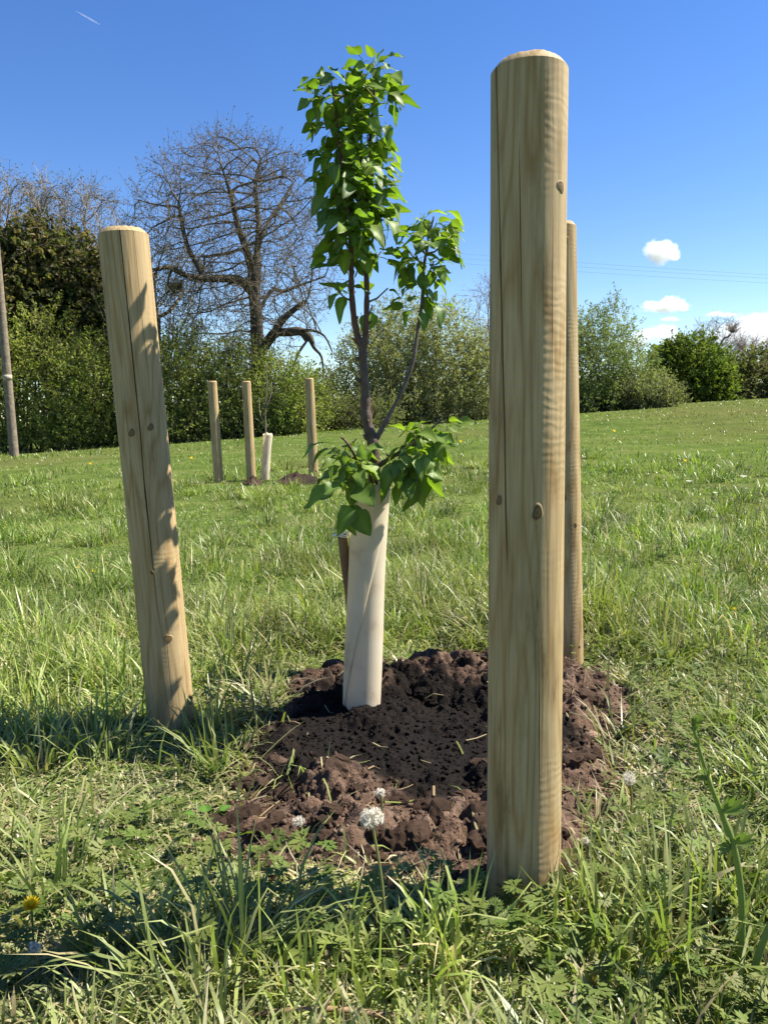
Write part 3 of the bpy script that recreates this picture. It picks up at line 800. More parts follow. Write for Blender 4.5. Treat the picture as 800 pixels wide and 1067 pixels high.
def colonise(seeds, att, step, infl, kill, iters, trop=(0, 0, .05)):
    """seeds: list of (pos, parent); grows branches towards the attraction points"""
    pos = [np.array(p, float) for p, _ in seeds]; par = [q for _, q in seeds]
    att = [a for a in att]; trop = np.array(trop)
    for it in range(iters):
        kd = kdtree.KDTree(len(pos))
        for i, p in enumerate(pos): kd.insert(p, i)
        kd.balance()
        pull = {}; rest = []
        for a in att:
            co, i, d = kd.find(a)
            if d < kill: continue
            rest.append(a)
            if d < infl:
                v = (a-pos[i])/d
                if i in pull: pull[i] += v
                else: pull[i] = v.copy()
        att = rest
        if not pull: break
        for i, v in pull.items():
            l = np.linalg.norm(v)
            if l < 1e-6: continue
            dv = v/l
            if par[i] >= 0:
                pd = pos[i]-pos[par[i]]; pd /= np.linalg.norm(pd)+1e-9; dv = dv*.8+pd*.5
            dv = dv+trop+rng.standard_normal(3)*.09; dv /= np.linalg.norm(dv)
            pos.append(pos[i]+dv*step); par.append(i)
    return np.array(pos), par

def bare_tree(name, label, base, seeds, att, step, infl, kill, iters, rtip, expo, cat, group, col, twigs, tl, budcol=None, minr=None, rmax=.3, limbs=()):
    e = empty(name, base); tag(e, label, cat, group)
    pos, par = colonise(seeds, att, step, infl, kill, iters)
    n = len(pos); acc = np.zeros(n); kids = [[] for _ in range(n)]
    for i, p in enumerate(par):
        if p >= 0: kids[p].append(i)
    rad = np.zeros(n)
    for i in range(n-1, -1, -1):
        if not kids[i]: rad[i] = rtip
        else: rad[i] = max(sum(rad[k]**expo for k in kids[i])**(1/expo), rtip)
    if minr is not None: rad[:len(minr)] = np.maximum(rad[:len(minr)], minr)
    rad = np.minimum(rad, rmax)
    mbT, mbB = MB(), MB()
    for i in range(n):
        p = par[i]
        if p < 0 or (limbs and i < len(seeds)): continue
        big = rad[i] > .05
        c = np.array(col)*random.uniform(.8, 1.2)*(1 if big else 1.6)
        a, b = pos[p], pos[i]; ext = (b-a)*.06
        tube(mbT if big else mbB, [a-ext, b+ext], [min(rad[p], rad[i]*1.35), rad[i]], 8 if big else (5 if rad[i] > .02 else 3), c, cap=big)
    for ids in limbs:
        rs = rad[ids]; rs[0] = min(rs[0], rs[1]*1.15); tube(mbT, pos[ids], rs*(1+.05*rng.standard_normal(len(rs))), 10, col)
    buds = []
    for i in range(n):
        k = twigs if not kids[i] else (1 if rad[i] < rtip*2.6 and random.random() < .75 else 0)
        for _ in range(k):
            d = rand_dirs(1)[0]*.8
            if par[i] >= 0: g = pos[i]-pos[par[i]]; d = d+g/(np.linalg.norm(g)+1e-9)*.7
            d[2] += .25; d /= np.linalg.norm(d); L1 = tl*random.uniform(.5, 1.2)
            m = pos[i]+d*L1*.5; d2 = d+rand_dirs(1)[0]*.35; tip = m+d2*L1*.5
            tube(mbB, [pos[i], tip], [rtip*.8, rtip*.45], 3, np.array(col)*random.uniform(1.0, 1.9), cap=False); buds += [tip, m]
    if mbT.n: obj('trunk', mbT.mesh('trunk', True), M_bark, e)
    obj('branches', mbB.mesh('branches'), M_bark, e)
    if budcol is not None and buds:
        B = np.repeat(np.array(buds), 2, 0); B = B+rng.standard_normal(B.shape)*.05; k = len(B)
        V, T, c = leaf_cards(B, rand_dirs(k), rand_dirs(k), rng.uniform(.04, .10, k), rng.uniform(.025, .05, k), np.array(budcol)[None]*rng.uniform(.6, 1.4, (k, 1)))
        o = obj('crown', mesh_np('crown', V, T, None, c), M_bush, e)
    return e

# --- big bare tree
DB = 29.0; bb = at(268, 448, DB); bb[2] = float(ground_z(bb[0], bb[1]))
def bp_(px, py, dy=0): return at(px, py, DB+dy)-bb
seeds = []; minr = []; LIMBS = []
def limb(pts, r, parent, n=3):
    """add a limb; returns the index of each added node"""
    P = catmull([bp_(*p) for p in pts], n); ids = []; LIMBS.append(ids); r = [q_*.8 for q_ in r]
    rs = np.interp(np.linspace(0, 1, len(P)), np.linspace(0, 1, len(r)), r)
    for k, p in enumerate(P):
        if k == 0 and parent >= 0: ids.append(parent); continue
        seeds.append((p, parent)); minr.append(rs[k]); parent = len(seeds)-1; ids.append(parent)
    return ids
tr = limb([(272, 455), (270, 400), (268, 360), (267, 330), (265, 308)], [.42, .34, .31, .29, .27], -1)
f = tr[-1]
l1 = limb([(265, 308), (252, 293, -.5), (234, 290, -1), (212, 290, -1.5), (192, 286, -2), (176, 278, -2), (160, 281, -2.5), (142, 275, -2.5)], [.22, .20, .18, .16, .12, .10, .08, .05], f)
l2 = limb([(265, 308), (267, 285, .3), (268, 262, .6), (270, 240, .8), (268, 215, 1), (266, 190, 1), (272, 165, 1.2)], [.26, .24, .18, .14, .10, .07, .04], f)
l3 = limb([(265, 308), (262, 280, -.4), (256, 258, -.8), (248, 236, -1), (243, 215, -1.3), (238, 195, -1.5), (230, 170, -1.5)], [.22, .20, .17, .13, .10, .07, .04], f)
l4 = limb([(269, 255), (280, 230, 1.2), (294, 210, 1.6), (305, 190, 2)], [.10, .09, .06, .04], l2[6])
l5 = limb([(267, 330), (282, 303, .5), (296, 303, .8), (315, 296, 1), (338, 288, 1)], [.10, .09, .08, .06, .04], tr[-4])
l6 = limb([(268, 375), (284, 349, -.3), (300, 346, -.5), (312, 345, -.6), (321, 350, -.6), (326, 358, -.6)], [.24, .22, .20, .20, .18, .10], tr[4])
l7 = limb([(284, 349, -.3), (292, 336, -.4), (303, 325, -.4), (318, 314, -.5)], [.18, .17, .15, .10], l6[3])
l8 = limb([(212, 290, -1.5), (205, 275, -1.6), (196, 258, -1.7), (190, 235, -1.8), (186, 210, -1.8)], [.08, .08, .06, .05, .03], l1[9])
l9 = limb([(322, 352, -.6), (312, 366, -.8), (306, 380, -.9)], [.08, .06, .05], l6[9])
limb([(321, 350, -.6), (327, 362, -.3), (335, 372, -.2), (337, 392, 0)], [.09, .08, .06, .04], l6[-4])
limb([(312, 345, -.6), (325, 344, -1.2), (338, 350, -1.6), (346, 366, -1.8)], [.08, .06, .05, .03], l6[-7])
att = []
while len(att) < 3000:
    px = random.uniform(118, 350); py = random.uniform(128, 400); dy = random.uniform(-4.2, 4.2)
    cx, cyy, rx, ry = 238, 262, 116, 130
    q_ = ((px-cx)/rx)**2+((py-cyy)/ry)**2+(dy/4.6)**2
    if q_ > 1 or (q_ < .25 and random.random() < .5): continue
    if py > 330 and random.random() < .55: continue
    att.append(bp_(px, py, dy))
bare_tree('bare_tree', 'large bare tree with a long level limb on its left', bb, seeds, att, .22, 2.6, .32, 80, .011, 2.2, 'tree', None, (.085, .072, .055), 3, .7, (.13, .095, .055), np.array(minr), .34, LIMBS)

# --- leafless and ivy-clad trees at the left
def simple_bare(label, px, py, D, top, wid, natt, group, col=(.13, .11, .085), budcol=None, name='bare_tree', start=.35, rtip=.0115, tl=.8, depth=2.0):
    b = at(px, py, D); b[2] = float(ground_z(b[0], b[1])); m = D/800
    H = (py-top)*m; Wd = wid*m/2; sd = [(np.array([0, 0, -.2]), -1)]; 
    for k in range(1, 9): sd.append((np.array([.05*random.uniform(-1, 1), .05*random.uniform(-1, 1), H*start*1.1*k/8]), k-1))
    at_ = []
    while len(at_) < natt:
        x = random.uniform(-1, 1); y = random.uniform(-1, 1); z = random.random()
        if x*x+y*y > 1-(2*z-1)**2*.75: continue
        at_.append(np.array([x*Wd, y*depth, H*(start+(1-start)*z)]))
    return bare_tree(name, label, b, sd, at_, .20, 2.4, .33, 60, rtip, 2.25, 'tree', group, col, 4, tl, budcol)
GB = 'leafless trees in the hedge line'
simple_bare('leafless tree top rising above the ivy at far left', 18, 462, 30, 184, 160, 2000, GB, (.16, .135, .10), (.13, .11, .06), start=.4, depth=2.6)
simple_bare('leafless tree top above the ivy just left of the leaning post', 92, 462, 31, 202, 120, 1500, GB, (.16, .135, .10), (.13, .11, .06), start=.4, depth=2.4)
simple_bare('leafless scrubby tree showing between leaning post and bare tree', 170, 460, 27.5, 262, 110, 800, GB, (.14, .12, .085), (.12, .12, .04), start=.3, tl=.45, depth=1.5)
simple_bare('thin leafless tree standing left behind the nearest post', 512, 432, 44, 290, 46, 260, GB, (.15, .12, .105), (.13, .10, .07), start=.3, depth=1.6)
simple_bare('leafless tree behind the round green bush at right', 742, 418, 62, 334, 60, 420, GB, (.20, .17, .15), None, start=.45, rtip=.014, tl=.9, depth=3)
simple_bare('leafless tree over the brown scrub at the right edge', 785, 416, 60, 350, 54, 360, GB, (.20, .17, .15), None, start=.45, rtip=.014, tl=.9, depth=3)

def bl(D, px0, lst):
    """blobs given as sizes in metres at distance D: (px, py_centre, half width px, half height px, depth offset m, depth m)"""
    m = D/800; b = at(px0, 460, D); b[2] = float(ground_z(b[0], b[1]))
    out = []
    for (px, py, hx, hy, dy, ry) in lst:
        p = at(px, py, D+dy)-b; out.append((p[0], p[1], p[2], hx*m, ry, hy*m))
    return b, out
G_H = [(.13, .165, .04), (.17, .205, .048), (.22, .24, .06), (.11, .135, .035)]
G_IVY = [(.03, .045, .015), (.045, .06, .02), (.07, .08, .028), (.12, .10, .05), (.038, .05, .017)]
G_WIL = [(.15, .165, .08), (.19, .20, .10), (.125, .14, .062), (.22, .225, .12)]
G_HAW = [(.06, .092, .018), (.085, .12, .022), (.13, .165, .03), (.045, .072, .015)]
G_SCR = [(.10, .11, .05), (.13, .12, .06), (.075, .085, .035), (.09, .10, .035)]
IVY = 'ivy covered trees at the left'
b, l = bl(29, 25, [(-25, 285, 34, 46, 0, 1.8), (10, 280, 30, 44, .3, 1.6), (42, 268, 26, 38, .2, 1.4), (30, 315, 34, 36, -.4, 1.5), (-10, 335, 46, 44, .3, 1.8), (45, 350, 44, 40, .4, 1.6)])
bush('dark ivy mass covering the tree at far left', b, l, 26000, .15, .12, G_IVY, 'tree', 'ivy_clad_tree', IVY, (.2, .55), .1, bright=1.6, stemcol=(.12, .09, .06))
b, l = bl(29.5, 90, [(76, 275, 22, 36, 0, 1.4), (98, 300, 24, 34, .3, 1.3), (72, 322, 26, 32, -.3, 1.4), (118, 325, 24, 38, .3, 1.4), (96, 350, 36, 36, .2, 1.6), (64, 365, 34, 34, .3, 1.6)])
bush('dark ivy mass behind the top of the leaning post', b, l, 20000, .15, .12, G_IVY, 'tree', 'ivy_clad_tree', IVY, (.2, .55), .1, bright=1.6, stemcol=(.12, .09, .06))
HG = 'green bushes of the hedge'
b, l = bl(26.5, 30, [(10, 410, 62, 60, 0, 1.6), (40, 372, 45, 48, .4, 1.4), (-35, 400, 50, 70, .4, 1.6)])
bush('bright green hedge bush behind the grey pole at left', b, l, 26000, .085, .05, G_H, group=HG)
b, l = bl(26.2, 95, [(90, 405, 46, 56, 0, 1.5), (115, 425, 40, 42, .2, 1.4), (75, 440, 40, 26, -.5, 1.0)])
bush('bright green hedge bush half hidden by the leaning post', b, l, 22000, .085, .05, G_H, group=HG)
b, l = bl(26.5, 185, [(172, 405, 34, 56, 0, 1.4), (198, 400, 32, 58, .3, 1.4), (185, 440, 48, 22, -.4, 1.0)])
bush('upright green bush just right of the leaning post', b, l, 20000, .08, .045, [(c[0]*.9, c[1]*.92, c[2]*1.1) for c in G_H], group=HG)
b, l = bl(27, 240, [(232, 408, 30, 50, 0, 1.3), (255, 405, 28, 54, .3, 1.3), (243, 440, 42, 20, -.4, 1.0)])
bush('upright green bush behind the far middle post', b, l, 18000, .08, .045, [(c[0]*.85, c[1]*.88, c[2]*1.1) for c in G_H], group=HG)
b, l = bl(26.8, 298, [(285, 412, 30, 44, 0, 1.3), (310, 418, 28, 40, .2, 1.2), (300, 440, 42, 18, -.4, 1.0)])
bush('upright green bush behind the rightmost far post', b, l, 17000, .08, .045, [(c[0]*.9, c[1]*.95, c[2]*1.0) for c in G_H], group=HG)
b, l = bl(28.5, 340, [(330, 420, 22, 32, 0, 1.0), (345, 435, 30, 16, -.6, .9), (385, 440, 34, 9, -1.0, .8)])
bush('low bramble scrub between the far posts and the young tree', b, l, 9000, .075, .05, [(.09, .115, .04), (.12, .14, .05), (.075, .09, .03)], group=HG)
WG = 'grey green willows'
b, l = bl(31, 420, [(385, 385, 38, 52, 0, 1.7), (420, 370, 40, 62, .4, 2.0), (465, 378, 42, 58, .3, 2.0), (505, 395, 34, 48, .3, 1.8), (430, 420, 80, 26, -.6, 1.4)])
bush('wide grey green willow bush behind the young leafy tree', b, l, 78000, .10, .040, G_WIL, group=WG, shoot=(.25, .7), upb=.6, bright=1.5)
b, l = bl(34, 620, [(600, 380, 46, 58, 0, 2.2), (630, 366, 34, 52, .2, 2.0), (655, 395, 34, 38, .2, 1.8), (560, 385, 40, 56, .2, 2.0), (630, 418, 62, 20, -.6, 1.4)])
bush('grey green willow bush to the right of the two posts', b, l, 56000, .10, .038, [(.10, .13, .05), (.13, .16, .065), (.085, .11, .042), (.16, .18, .08)], group=WG, shoot=(.25, .7), upb=.6, bright=1.5)
b, l = bl(33, 672, [(670, 412, 30, 18, 0, 1.2), (692, 418, 18, 10, 0, .9)])
bush('low pale bush at the right foot of the willow', b, l, 11000, .085, .04, [(.15, .175, .08), (.19, .20, .10), (.12, .14, .06)], group=WG)
b, l = bl(52, 722, [(716, 380, 30, 34, 0, 2.2), (738, 390, 24, 28, .5, 2.0), (692, 382, 18, 24, .3, 1.6), (752, 402, 12, 16, -.2, 1.2)])
bush('round bright green hawthorn in the distance at right', b, l, 24000, .17, .12, G_HAW, 'bush', 'hawthorn_bush', None, (.3, .8), .4)
b, l = bl(56, 785, [(768, 392, 22, 26, 0, 2), (795, 388, 26, 28, .5, 2), (825, 390, 26, 30, 0, 2)])
bush('brownish scrub bush at the right edge of the field', b, l, 18000, .17, .10, G_SCR, 'bush', 'scrub_bush', None, (.3, .8), .6)
b, l = bl(70, 690, [(650, 402, 30, 16, 0, 2), (690, 398, 30, 20, 0, 2), (735, 402, 34, 14, 0, 2), (790, 398, 40, 18, 0, 2), (600, 402, 40, 18, 0, 2), (545, 405, 40, 18, 0, 2), (860, 398, 50, 24, 0, 2)])
bush('far green hedge seen through the gaps at right', b, l, 13000, .22, .14, G_HAW, 'hedge', 'hedge', None, (.3, .8), .5)
b, l = bl(38, 190, [(-60, 400, 90, 60, 0, 3), (60, 400, 90, 55, 0, 3), (180, 405, 90, 50, 0, 3), (290, 415, 60, 34, 0, 3), (360, 420, 70, 30, 0, 3), (480, 415, 80, 30, 0, 3)])
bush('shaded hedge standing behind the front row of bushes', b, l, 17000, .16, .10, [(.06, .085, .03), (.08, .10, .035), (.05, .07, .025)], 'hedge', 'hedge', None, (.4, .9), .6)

# ------------------------------------------------------------------ overhead wires
for k, (ya, yb) in enumerate([(273.5, 286.5), (278, 290), (283, 295)]):
    mbw = MB(); Dw = 130.0
    pts = []
    for t in np.linspace(-2.2, 2.6, 40):
        p = at(602+198*t*0, ya, Dw)*(1-t)+at(800, yb, Dw)*t
        p[2] += .18*(t-.5)**2; pts.append(p)
    c = pts[0].copy(); tube(mbw, [p-c for p in pts], .014, 4, (.20, .22, .26))
    o = obj('overhead_wire', mbw.mesh('overhead_wire'), M_bark, None, c)
    tag(o, ['top one of the three overhead wires crossing the sky', 'middle one of the three overhead wires crossing the sky', 'lowest of the three overhead wires crossing the sky'][k], 'wire', 'overhead wires')

# ------------------------------------------------------------------ clouds
def cloud_mat(name, dens, scale, balls):
    m = bpy.data.materials.new(name); m.use_nodes = True; nt = m.node_tree; nt.nodes.clear(); L = nt.links.new
    out = N(nt, 'ShaderNodeOutputMaterial'); pv = N(nt, 'ShaderNodeVolumePrincipled')
    pv.inputs['Color'].default_value = (1, 1, 1, 1); pv.inputs['Anisotropy'].default_value = .2
    tc = N(nt, 'ShaderNodeTexCoord'); no = N(nt, 'ShaderNodeTexNoise'); no.inputs['Scale'].default_value = scale; no.inputs['Detail'].default_value = 5; no.inputs['Roughness'].default_value = .62
    L(tc.outputs['Object'], no.inputs['Vector']); prev = None
    for (c, r) in balls:                                   # depth inside the nearest puff, one at its heart
        sb = N(nt, 'ShaderNodeVectorMath', operation='SUBTRACT'); L(tc.outputs['Object'], sb.inputs[0]); sb.inputs[1].default_value = c
        dv = N(nt, 'ShaderNodeVectorMath', operation='DIVIDE'); L(sb.outputs[0], dv.inputs[0]); dv.inputs[1].default_value = r
        ln = N(nt, 'ShaderNodeVectorMath', operation='LENGTH'); L(dv.outputs[0], ln.inputs[0])
        iv = N(nt, 'ShaderNodeMath', operation='SUBTRACT'); iv.inputs[0].default_value = 1; L(ln.outputs['Value'], iv.inputs[1]); o_ = iv.outputs[0]
        if prev is not None:
            mxn = N(nt, 'ShaderNodeMath', operation='MAXIMUM'); L(prev, mxn.inputs[0]); L(o_, mxn.inputs[1]); o_ = mxn.outputs[0]
        prev = o_
    nz = N(nt, 'ShaderNodeMath', operation='MULTIPLY_ADD'); L(no.outputs[0], nz.inputs[0]); nz.inputs[1].default_value = 1.7; nz.inputs[2].default_value = -.95
    sm = N(nt, 'ShaderNodeMath', operation='ADD'); L(nz.outputs[0], sm.inputs[0]); L(prev, sm.inputs[1])
    mr = N(nt, 'ShaderNodeMapRange', interpolation_type='SMOOTHSTEP'); mr.inputs[1].default_value = -.05; mr.inputs[2].default_value = .55; mr.inputs[3].default_value = 0; mr.inputs[4].default_value = dens
    L(sm.outputs[0], mr.inputs[0]); L(mr.outputs[0], pv.inputs['Density']); L(pv.outputs[0], out.inputs['Volume'])
    return m
def cloud(label, D, puffs, dens):
    """puffs: (px, py, rx px, ry px)"""
    m = D/800; c = at(puffs[0][0], puffs[0][1], D); bm = bmesh.new(); balls = []
    for (px, py, rx, ry) in puffs:
        p = Vector(at(px, py, D+random.uniform(-4, 4)*m)-c); rv = Vector((rx*m, (rx+ry)/2*m, ry*m))*1.25
        r = bmesh.ops.create_icosphere(bm, subdivisions=3, radius=1); balls.append((p, rv))
        for v in r['verts']: v.co = Vector((v.co.x*rv.x, v.co.y*rv.y, v.co.z*rv.z))*1.25+p
    me = bpy.data.meshes.new('cloud'); bm.to_mesh(me); bm.free()
    o = obj('cloud', me, cloud_mat('cloud_vapour', dens/m, .11/m, balls), None, c); tag(o, label, 'cloud', 'small white clouds low in the sky at right')
    rm = o.modifiers.new('merge', 'REMESH'); rm.mode = 'VOXEL'; rm.voxel_size = .8*m
    return o
cloud('highest small puffy cloud, alone above the overhead wires', 1600, [(688, 262, 14, 11), (680, 259, 8, 7), (698, 265, 11, 6), (689, 268, 13, 5)], .20)
cloud('flat based small cloud just below the overhead wires', 1900, [(697, 317, 12, 8), (682, 319, 13, 5), (708, 319, 11, 4), (694, 322, 22, 2.5)], .20)
cloud('tiny wisp of cloud beneath the flat based cloud', 2300, [(697, 332, 8, 2.2), (703, 333, 5, 1.8)], .14)
cloud('thin streak of cloud right of the flat based cloud', 2300, [(744, 327, 9, 2.6), (758, 328, 12, 2)], .12)
cloud('broad low cloud bank over the scrub at the right edge', 3200, [(790, 334, 22, 8), (775, 345, 30, 10), (805, 350, 40, 12), (760, 352, 24, 8)], .07)
cloud('low cloud bank between willow and round hawthorn', 3200, [(672, 349, 14, 7), (690, 345, 16, 7), (664, 356, 14, 8), (700, 352, 14, 7)], .07)
# vapour trail
pa, pbb = at(79, 11, 9000), at(104, 25, 9000)
mb = MB(); tube(mb, [np.zeros(3), (pbb-pa)*.3, (pbb-pa)*.7, pbb-pa], [4, 9, 10, 6], 8)
o = obj('vapour_trail', mb.mesh('vapour_trail'), None, None, pa)
mv = bpy.data.materials.new('trail_vapour'); mv.use_nodes = True; ntv = mv.node_tree; ntv.nodes.clear()
ov = N(ntv, 'ShaderNodeOutputMaterial'); pv = N(ntv, 'ShaderNodeVolumePrincipled'); pv.inputs['Color'].default_value = (1, 1, 1, 1); pv.inputs['Density'].default_value = .012
ntv.links.new(pv.outputs[0], ov.inputs['Volume']); o.data.materials.append(mv); tag(o, 'short thin white aircraft trail high in the sky at upper left', 'vapour trail')

# ------------------------------------------------------------------ grass
POSTS = [(b1, .056), (b2, .056), (b3, .056), (TB, .06)]
def blades(x, y, L, w, az, th0, kap, col, tipcol, nseg):
    n = len(x); z = ground_z(x, y)-.004
    V = np.zeros((n, 2*nseg+1, 3)); cc = np.zeros((n, 2*nseg+1, 3))
    p = np.stack([x, y, z], -1); hx = np.sin(az); hy = np.cos(az)
    tw = rng.uniform(-.9, .9, n); wob = np.zeros(n); kink = np.where(rng.random(n) < .14, rng.uniform(.5, 1.5, n), 0); kseg = rng.integers(1, 4, n)
    side0 = np.stack([np.cos(az+tw), -np.sin(az+tw), np.zeros(n)], -1)
    for i in range(nseg):
        t = i/nseg; prof = [1, .98, .85, .62, .4][int(round(t*4))] if nseg > 2 else [1, .7][i]
        cc[:, 2*i] = cc[:, 2*i+1] = col*(1-t*t)+tipcol*t*t
        V[:, 2*i] = p-side0*(w*prof*.5)[:, None]; V[:, 2*i+1] = p+side0*(w*prof*.5)[:, None]
        wob = wob+rng.normal(0, .16, n)+kink*(i == kseg); th = np.clip(th0+kap*(t+.5/nseg)+wob, -2.0, 2.5)
        p = p+np.stack([np.sin(th)*hx, np.sin(th)*hy, np.cos(th)], -1)*(L/nseg)[:, None]
        gz = ground_z(p[:, 0], p[:, 1])+.003; p[:, 2] = np.maximum(p[:, 2], gz)
    V[:, 2*nseg] = p; cc[:, 2*nseg] = tipcol
    m = 2*nseg+1; k = np.arange(n)*m
    Q = np.concatenate([np.stack([k+2*i, k+2*i+1, k+2*i+3, k+2*i+2], -1) for i in range(nseg-1)]) if nseg > 1 else np.zeros((0, 4), int)
    T = np.stack([k+2*nseg-2, k+2*nseg-1, k+2*nseg], -1)
    return V.reshape(-1, 3), Q, T, cc.reshape(-1, 3)
G1 = np.array([(.080, .145, .02), (.125, .205, .028), (.165, .24, .04), (.215, .27, .058), (.15, .195, .06)])
STRAW = np.array([(.44, .37, .20), (.34, .27, .13), (.50, .45, .28)]); RED = np.array((.22, .085, .05))
def sector(n, r0, r1, pw, half):
    u = rng.random(n); a = 1-pw
    r = (r0**a+u*(r1**a-r0**a))**(1/a) if abs(a) > 1e-6 else r0*(r1/r0)**u
    th = rng.uniform(-half, half, n); return r*np.sin(th), r*np.cos(th), r
def make_grass():
    chunks = []; offs = 0
    def emit(x, y, r, L, w, az, th0, kap, col, tip, nseg, island=.12):
        ok = soil_d(x, y) < .02+.07*(rng.random(len(x)) < .12)+island*np.exp(-((x+.14)**2/.004+(y-1.42)**2/.003)-0)+.12*(rng.random(len(x)) < .10)*(y < 1.3)
        for (pb_, pr) in POSTS: ok &= np.hypot(x-pb_[0], y-pb_[1]) > pr
        s = ok
        chunks.append(blades(x[s], y[s], L[s], w[s], az[s], th0[s], kap[s], col[s], tip[s], nseg))
    def colour(x, y, n, straw):
        k = np.clip((fbm(x/.5, y/.5, 5, 3)*1.3-.15+rng.normal(0, .22, n))*5, 0, 4.99).astype(int)
        c = G1[k]*rng.uniform(.7, 1.3, (n, 1))
        yel = sstep(.45, .75, fbm(x/1.7+4, y/1.7, 15, 3))[:, None]; c = c*(1-.35*yel)+np.array((.21, .23, .055))*.35*yel
        st = rng.random(n) < straw; c[st] = STRAW[rng.integers(0, 3, st.sum())]*rng.uniform(.7, 1.15, (st.sum(), 1))
        pal = (.22*(1-.7*sstep(1.6, 3.5, np.hypot(x, y)))+.20*(1-sstep(-.25, .15, x))*(1-sstep(1.4, 2.0, y)))[:, None]; c = c*(1-pal)+np.array((.29, .285, .145))*pal*rng.uniform(.6, 1.3, (n, 1)); c = c*(.50+1.12*fbm(x/.30+7, y/.30, 45, 3))[:, None]; tip = c*1.0+np.array((.06, .045, .02))
        return c, tip
    def field(n, r0, r1, pw, nseg, wmin, tuft, thatch=False):
        # scattered blades
        x, y, r = sector(n, r0, r1, pw, R(48)); 
        if tuft:
            nt_ = n//22; tx, ty, _ = sector(nt_, r0, r1, pw, R(48)); ti = rng.integers(0, nt_, n); tr_ = rng.uniform(.012, .05, nt_)
            d = rng.standard_normal((n, 2))*tr_[ti][:, None]; x = tx[ti]+d[:, 0]; y = ty[ti]+d[:, 1]; r = np.hypot(x, y)
            az = np.arctan2(d[:, 0], d[:, 1])+rng.normal(0, .6, n)+.0; hs = rng.uniform(.6, 1.6, nt_)[ti]
            keep = r > .45
        else:
            az = rng.uniform(0, 6.283, n); hs = np.ones(n); keep = r > .45
        hn = sstep(.30, .70, fbm(x/.42, y/.42, 25, 3)); hn = hn*(.50+.9*sstep(.35, .65, fbm(x/1.6, y/1.6, 27, 2)))
        sd = soil_d(x, y); edge = sstep(-.45, -.02, sd)          # trodden and matted round the dug patch
        leftpatch = np.exp(-((x+.48)**2/.16+(y-1.22)**2/.16))+.5*np.exp(-((x-.75)**2/.12+(y-1.55)**2/.10))+.55*sstep(.58, .72, fbm(x/.7+3, y/.7, 55, 2))
        mat = np.clip(edge*.55+leftpatch*.8, 0, .95)
        L = (.030+.105*hn)*hs*rng.uniform(.55, 1.25, n)*(1-.30*mat)
        L *= 1-.12*sstep(2, 6, r)-.2*sstep(9, 25, r)
        wv = rng.uniform(.0020, .0054, n)*(1.3 if tuft else 1)
        front = np.exp(-((x-.08)**2/.16))*sstep(.85, 1.0, y)*(1-sstep(1.2, 1.3, y)); L = L*(1-.45*front)
        for (pb_, pr) in POSTS[:3]: L = L*(1-.62*np.exp(-((x-pb_[0])**2+(y-pb_[1]+.09)**2)/.03))
        wv = np.maximum(wv, wmin*r*rng.uniform(.7, 1.3, n))
        th0 = np.abs(rng.normal(.28, .30, n))+mat*rng.uniform(.1, 1.15, n); kap = rng.normal(.95, .6, n)+mat*.4
        c, tip = colour(x, y, n, .15+.33*mat-.15*sstep(4, 9, r))
        # brown tinge where the far right field is in seed
        sd2 = (sstep(6, 22, r)*sstep(-.02, .25, x/np.maximum(y, .1)))[:, None]*rng.random((n, 1)); sd2 = np.clip(sd2*1.5, 0, 1)*(.35+.65*sstep(.35, .6, fbm(x/2.5, y/2.5, 33, 3)))[:, None]; c = c*(1-.6*sd2)+np.array((.23, .185, .08))*.6*sd2; tip = tip*(1-.6*sd2)+np.array((.28, .22, .11))*.6*sd2
        rd = np.exp(-((x-.0)**2/.05+(y-1.0)**2/.008))*rng.random(n) > .45; tip[rd] = RED
        drygap = (np.exp(-((x-(-1.9))**2/.9+(y-8.9)**2/.35))*rng.random(n) > .3); c[drygap] = STRAW[1]*.8; tip[drygap] = STRAW[0]*.8; L[drygap] *= .5
        if thatch:
            th0 = rng.uniform(1.15, 1.65, n); kap = rng.normal(0, .3, n); L = rng.uniform(.03, .10, n); wv = rng.uniform(.0015, .004, n); k2 = rng.random(n) < .62
            c[k2] = STRAW[rng.integers(0, 3, k2.sum())]*rng.uniform(.5, 1.1, (k2.sum(), 1)); tip = c.copy()
        s = keep
        emit(x[s], y[s], r[s], L[s], wv[s], az[s], th0[s], kap[s], c[s], tip[s], nseg)
    field(30000, .55, 3.4, .3, 2, .0006, False, True)
    field(35000, .55, 3.2, .3, 4, .0008, False)
    field(50000, .55, 3.2, .3, 4, .0008, True)
    field(36000, 3.0, 10, .55, 3, .0010, False)
    field(40000, 3.0, 10, .55, 3, .0010, True)
    field(38000, 9.5, 30, .6, 2, .0011, False)
    field(20000, 28, 75, .5, 2, .0011, False)
    # long fresh tufts in the foreground
    for (px, py, k, Lm) in [(255, 1010, 60, .19), (215, 1040, 60, .17), (120, 1000, 40, .15), (330, 1040, 50, .14), (60, 930, 40, .15), (40, 800, 60, .14), (20, 740, 60, .15),
                            (612, 960, 50, .15), (640, 1000, 60, .17), (575, 1010, 40, .11), (700, 1010, 60, .18), (770, 960, 50, .17), (480, 1010, 60, .14), (420, 1030, 60, .13), (680, 930, 40, .14),
                            (230, 800, 45, .16), (215, 770, 40, .14), (100, 780, 50, .14), (760, 760, 60, .14), (700, 690, 60, .13), (740, 680, 60, .14), (300, 660, 60, .15), (450, 660, 60, .14), (240, 680, 60, .15), (640, 620, 70, .16), (720, 620, 70, .16)]:
        p = hit0(px, py); n = k
        x = p[0]+rng.standard_normal(n)*.035; y = p[1]+rng.standard_normal(n)*.03
        az = np.arctan2(x-p[0], y-p[1])+rng.normal(0, .5, n)
        c, tip = colour(x, y, n, .08)
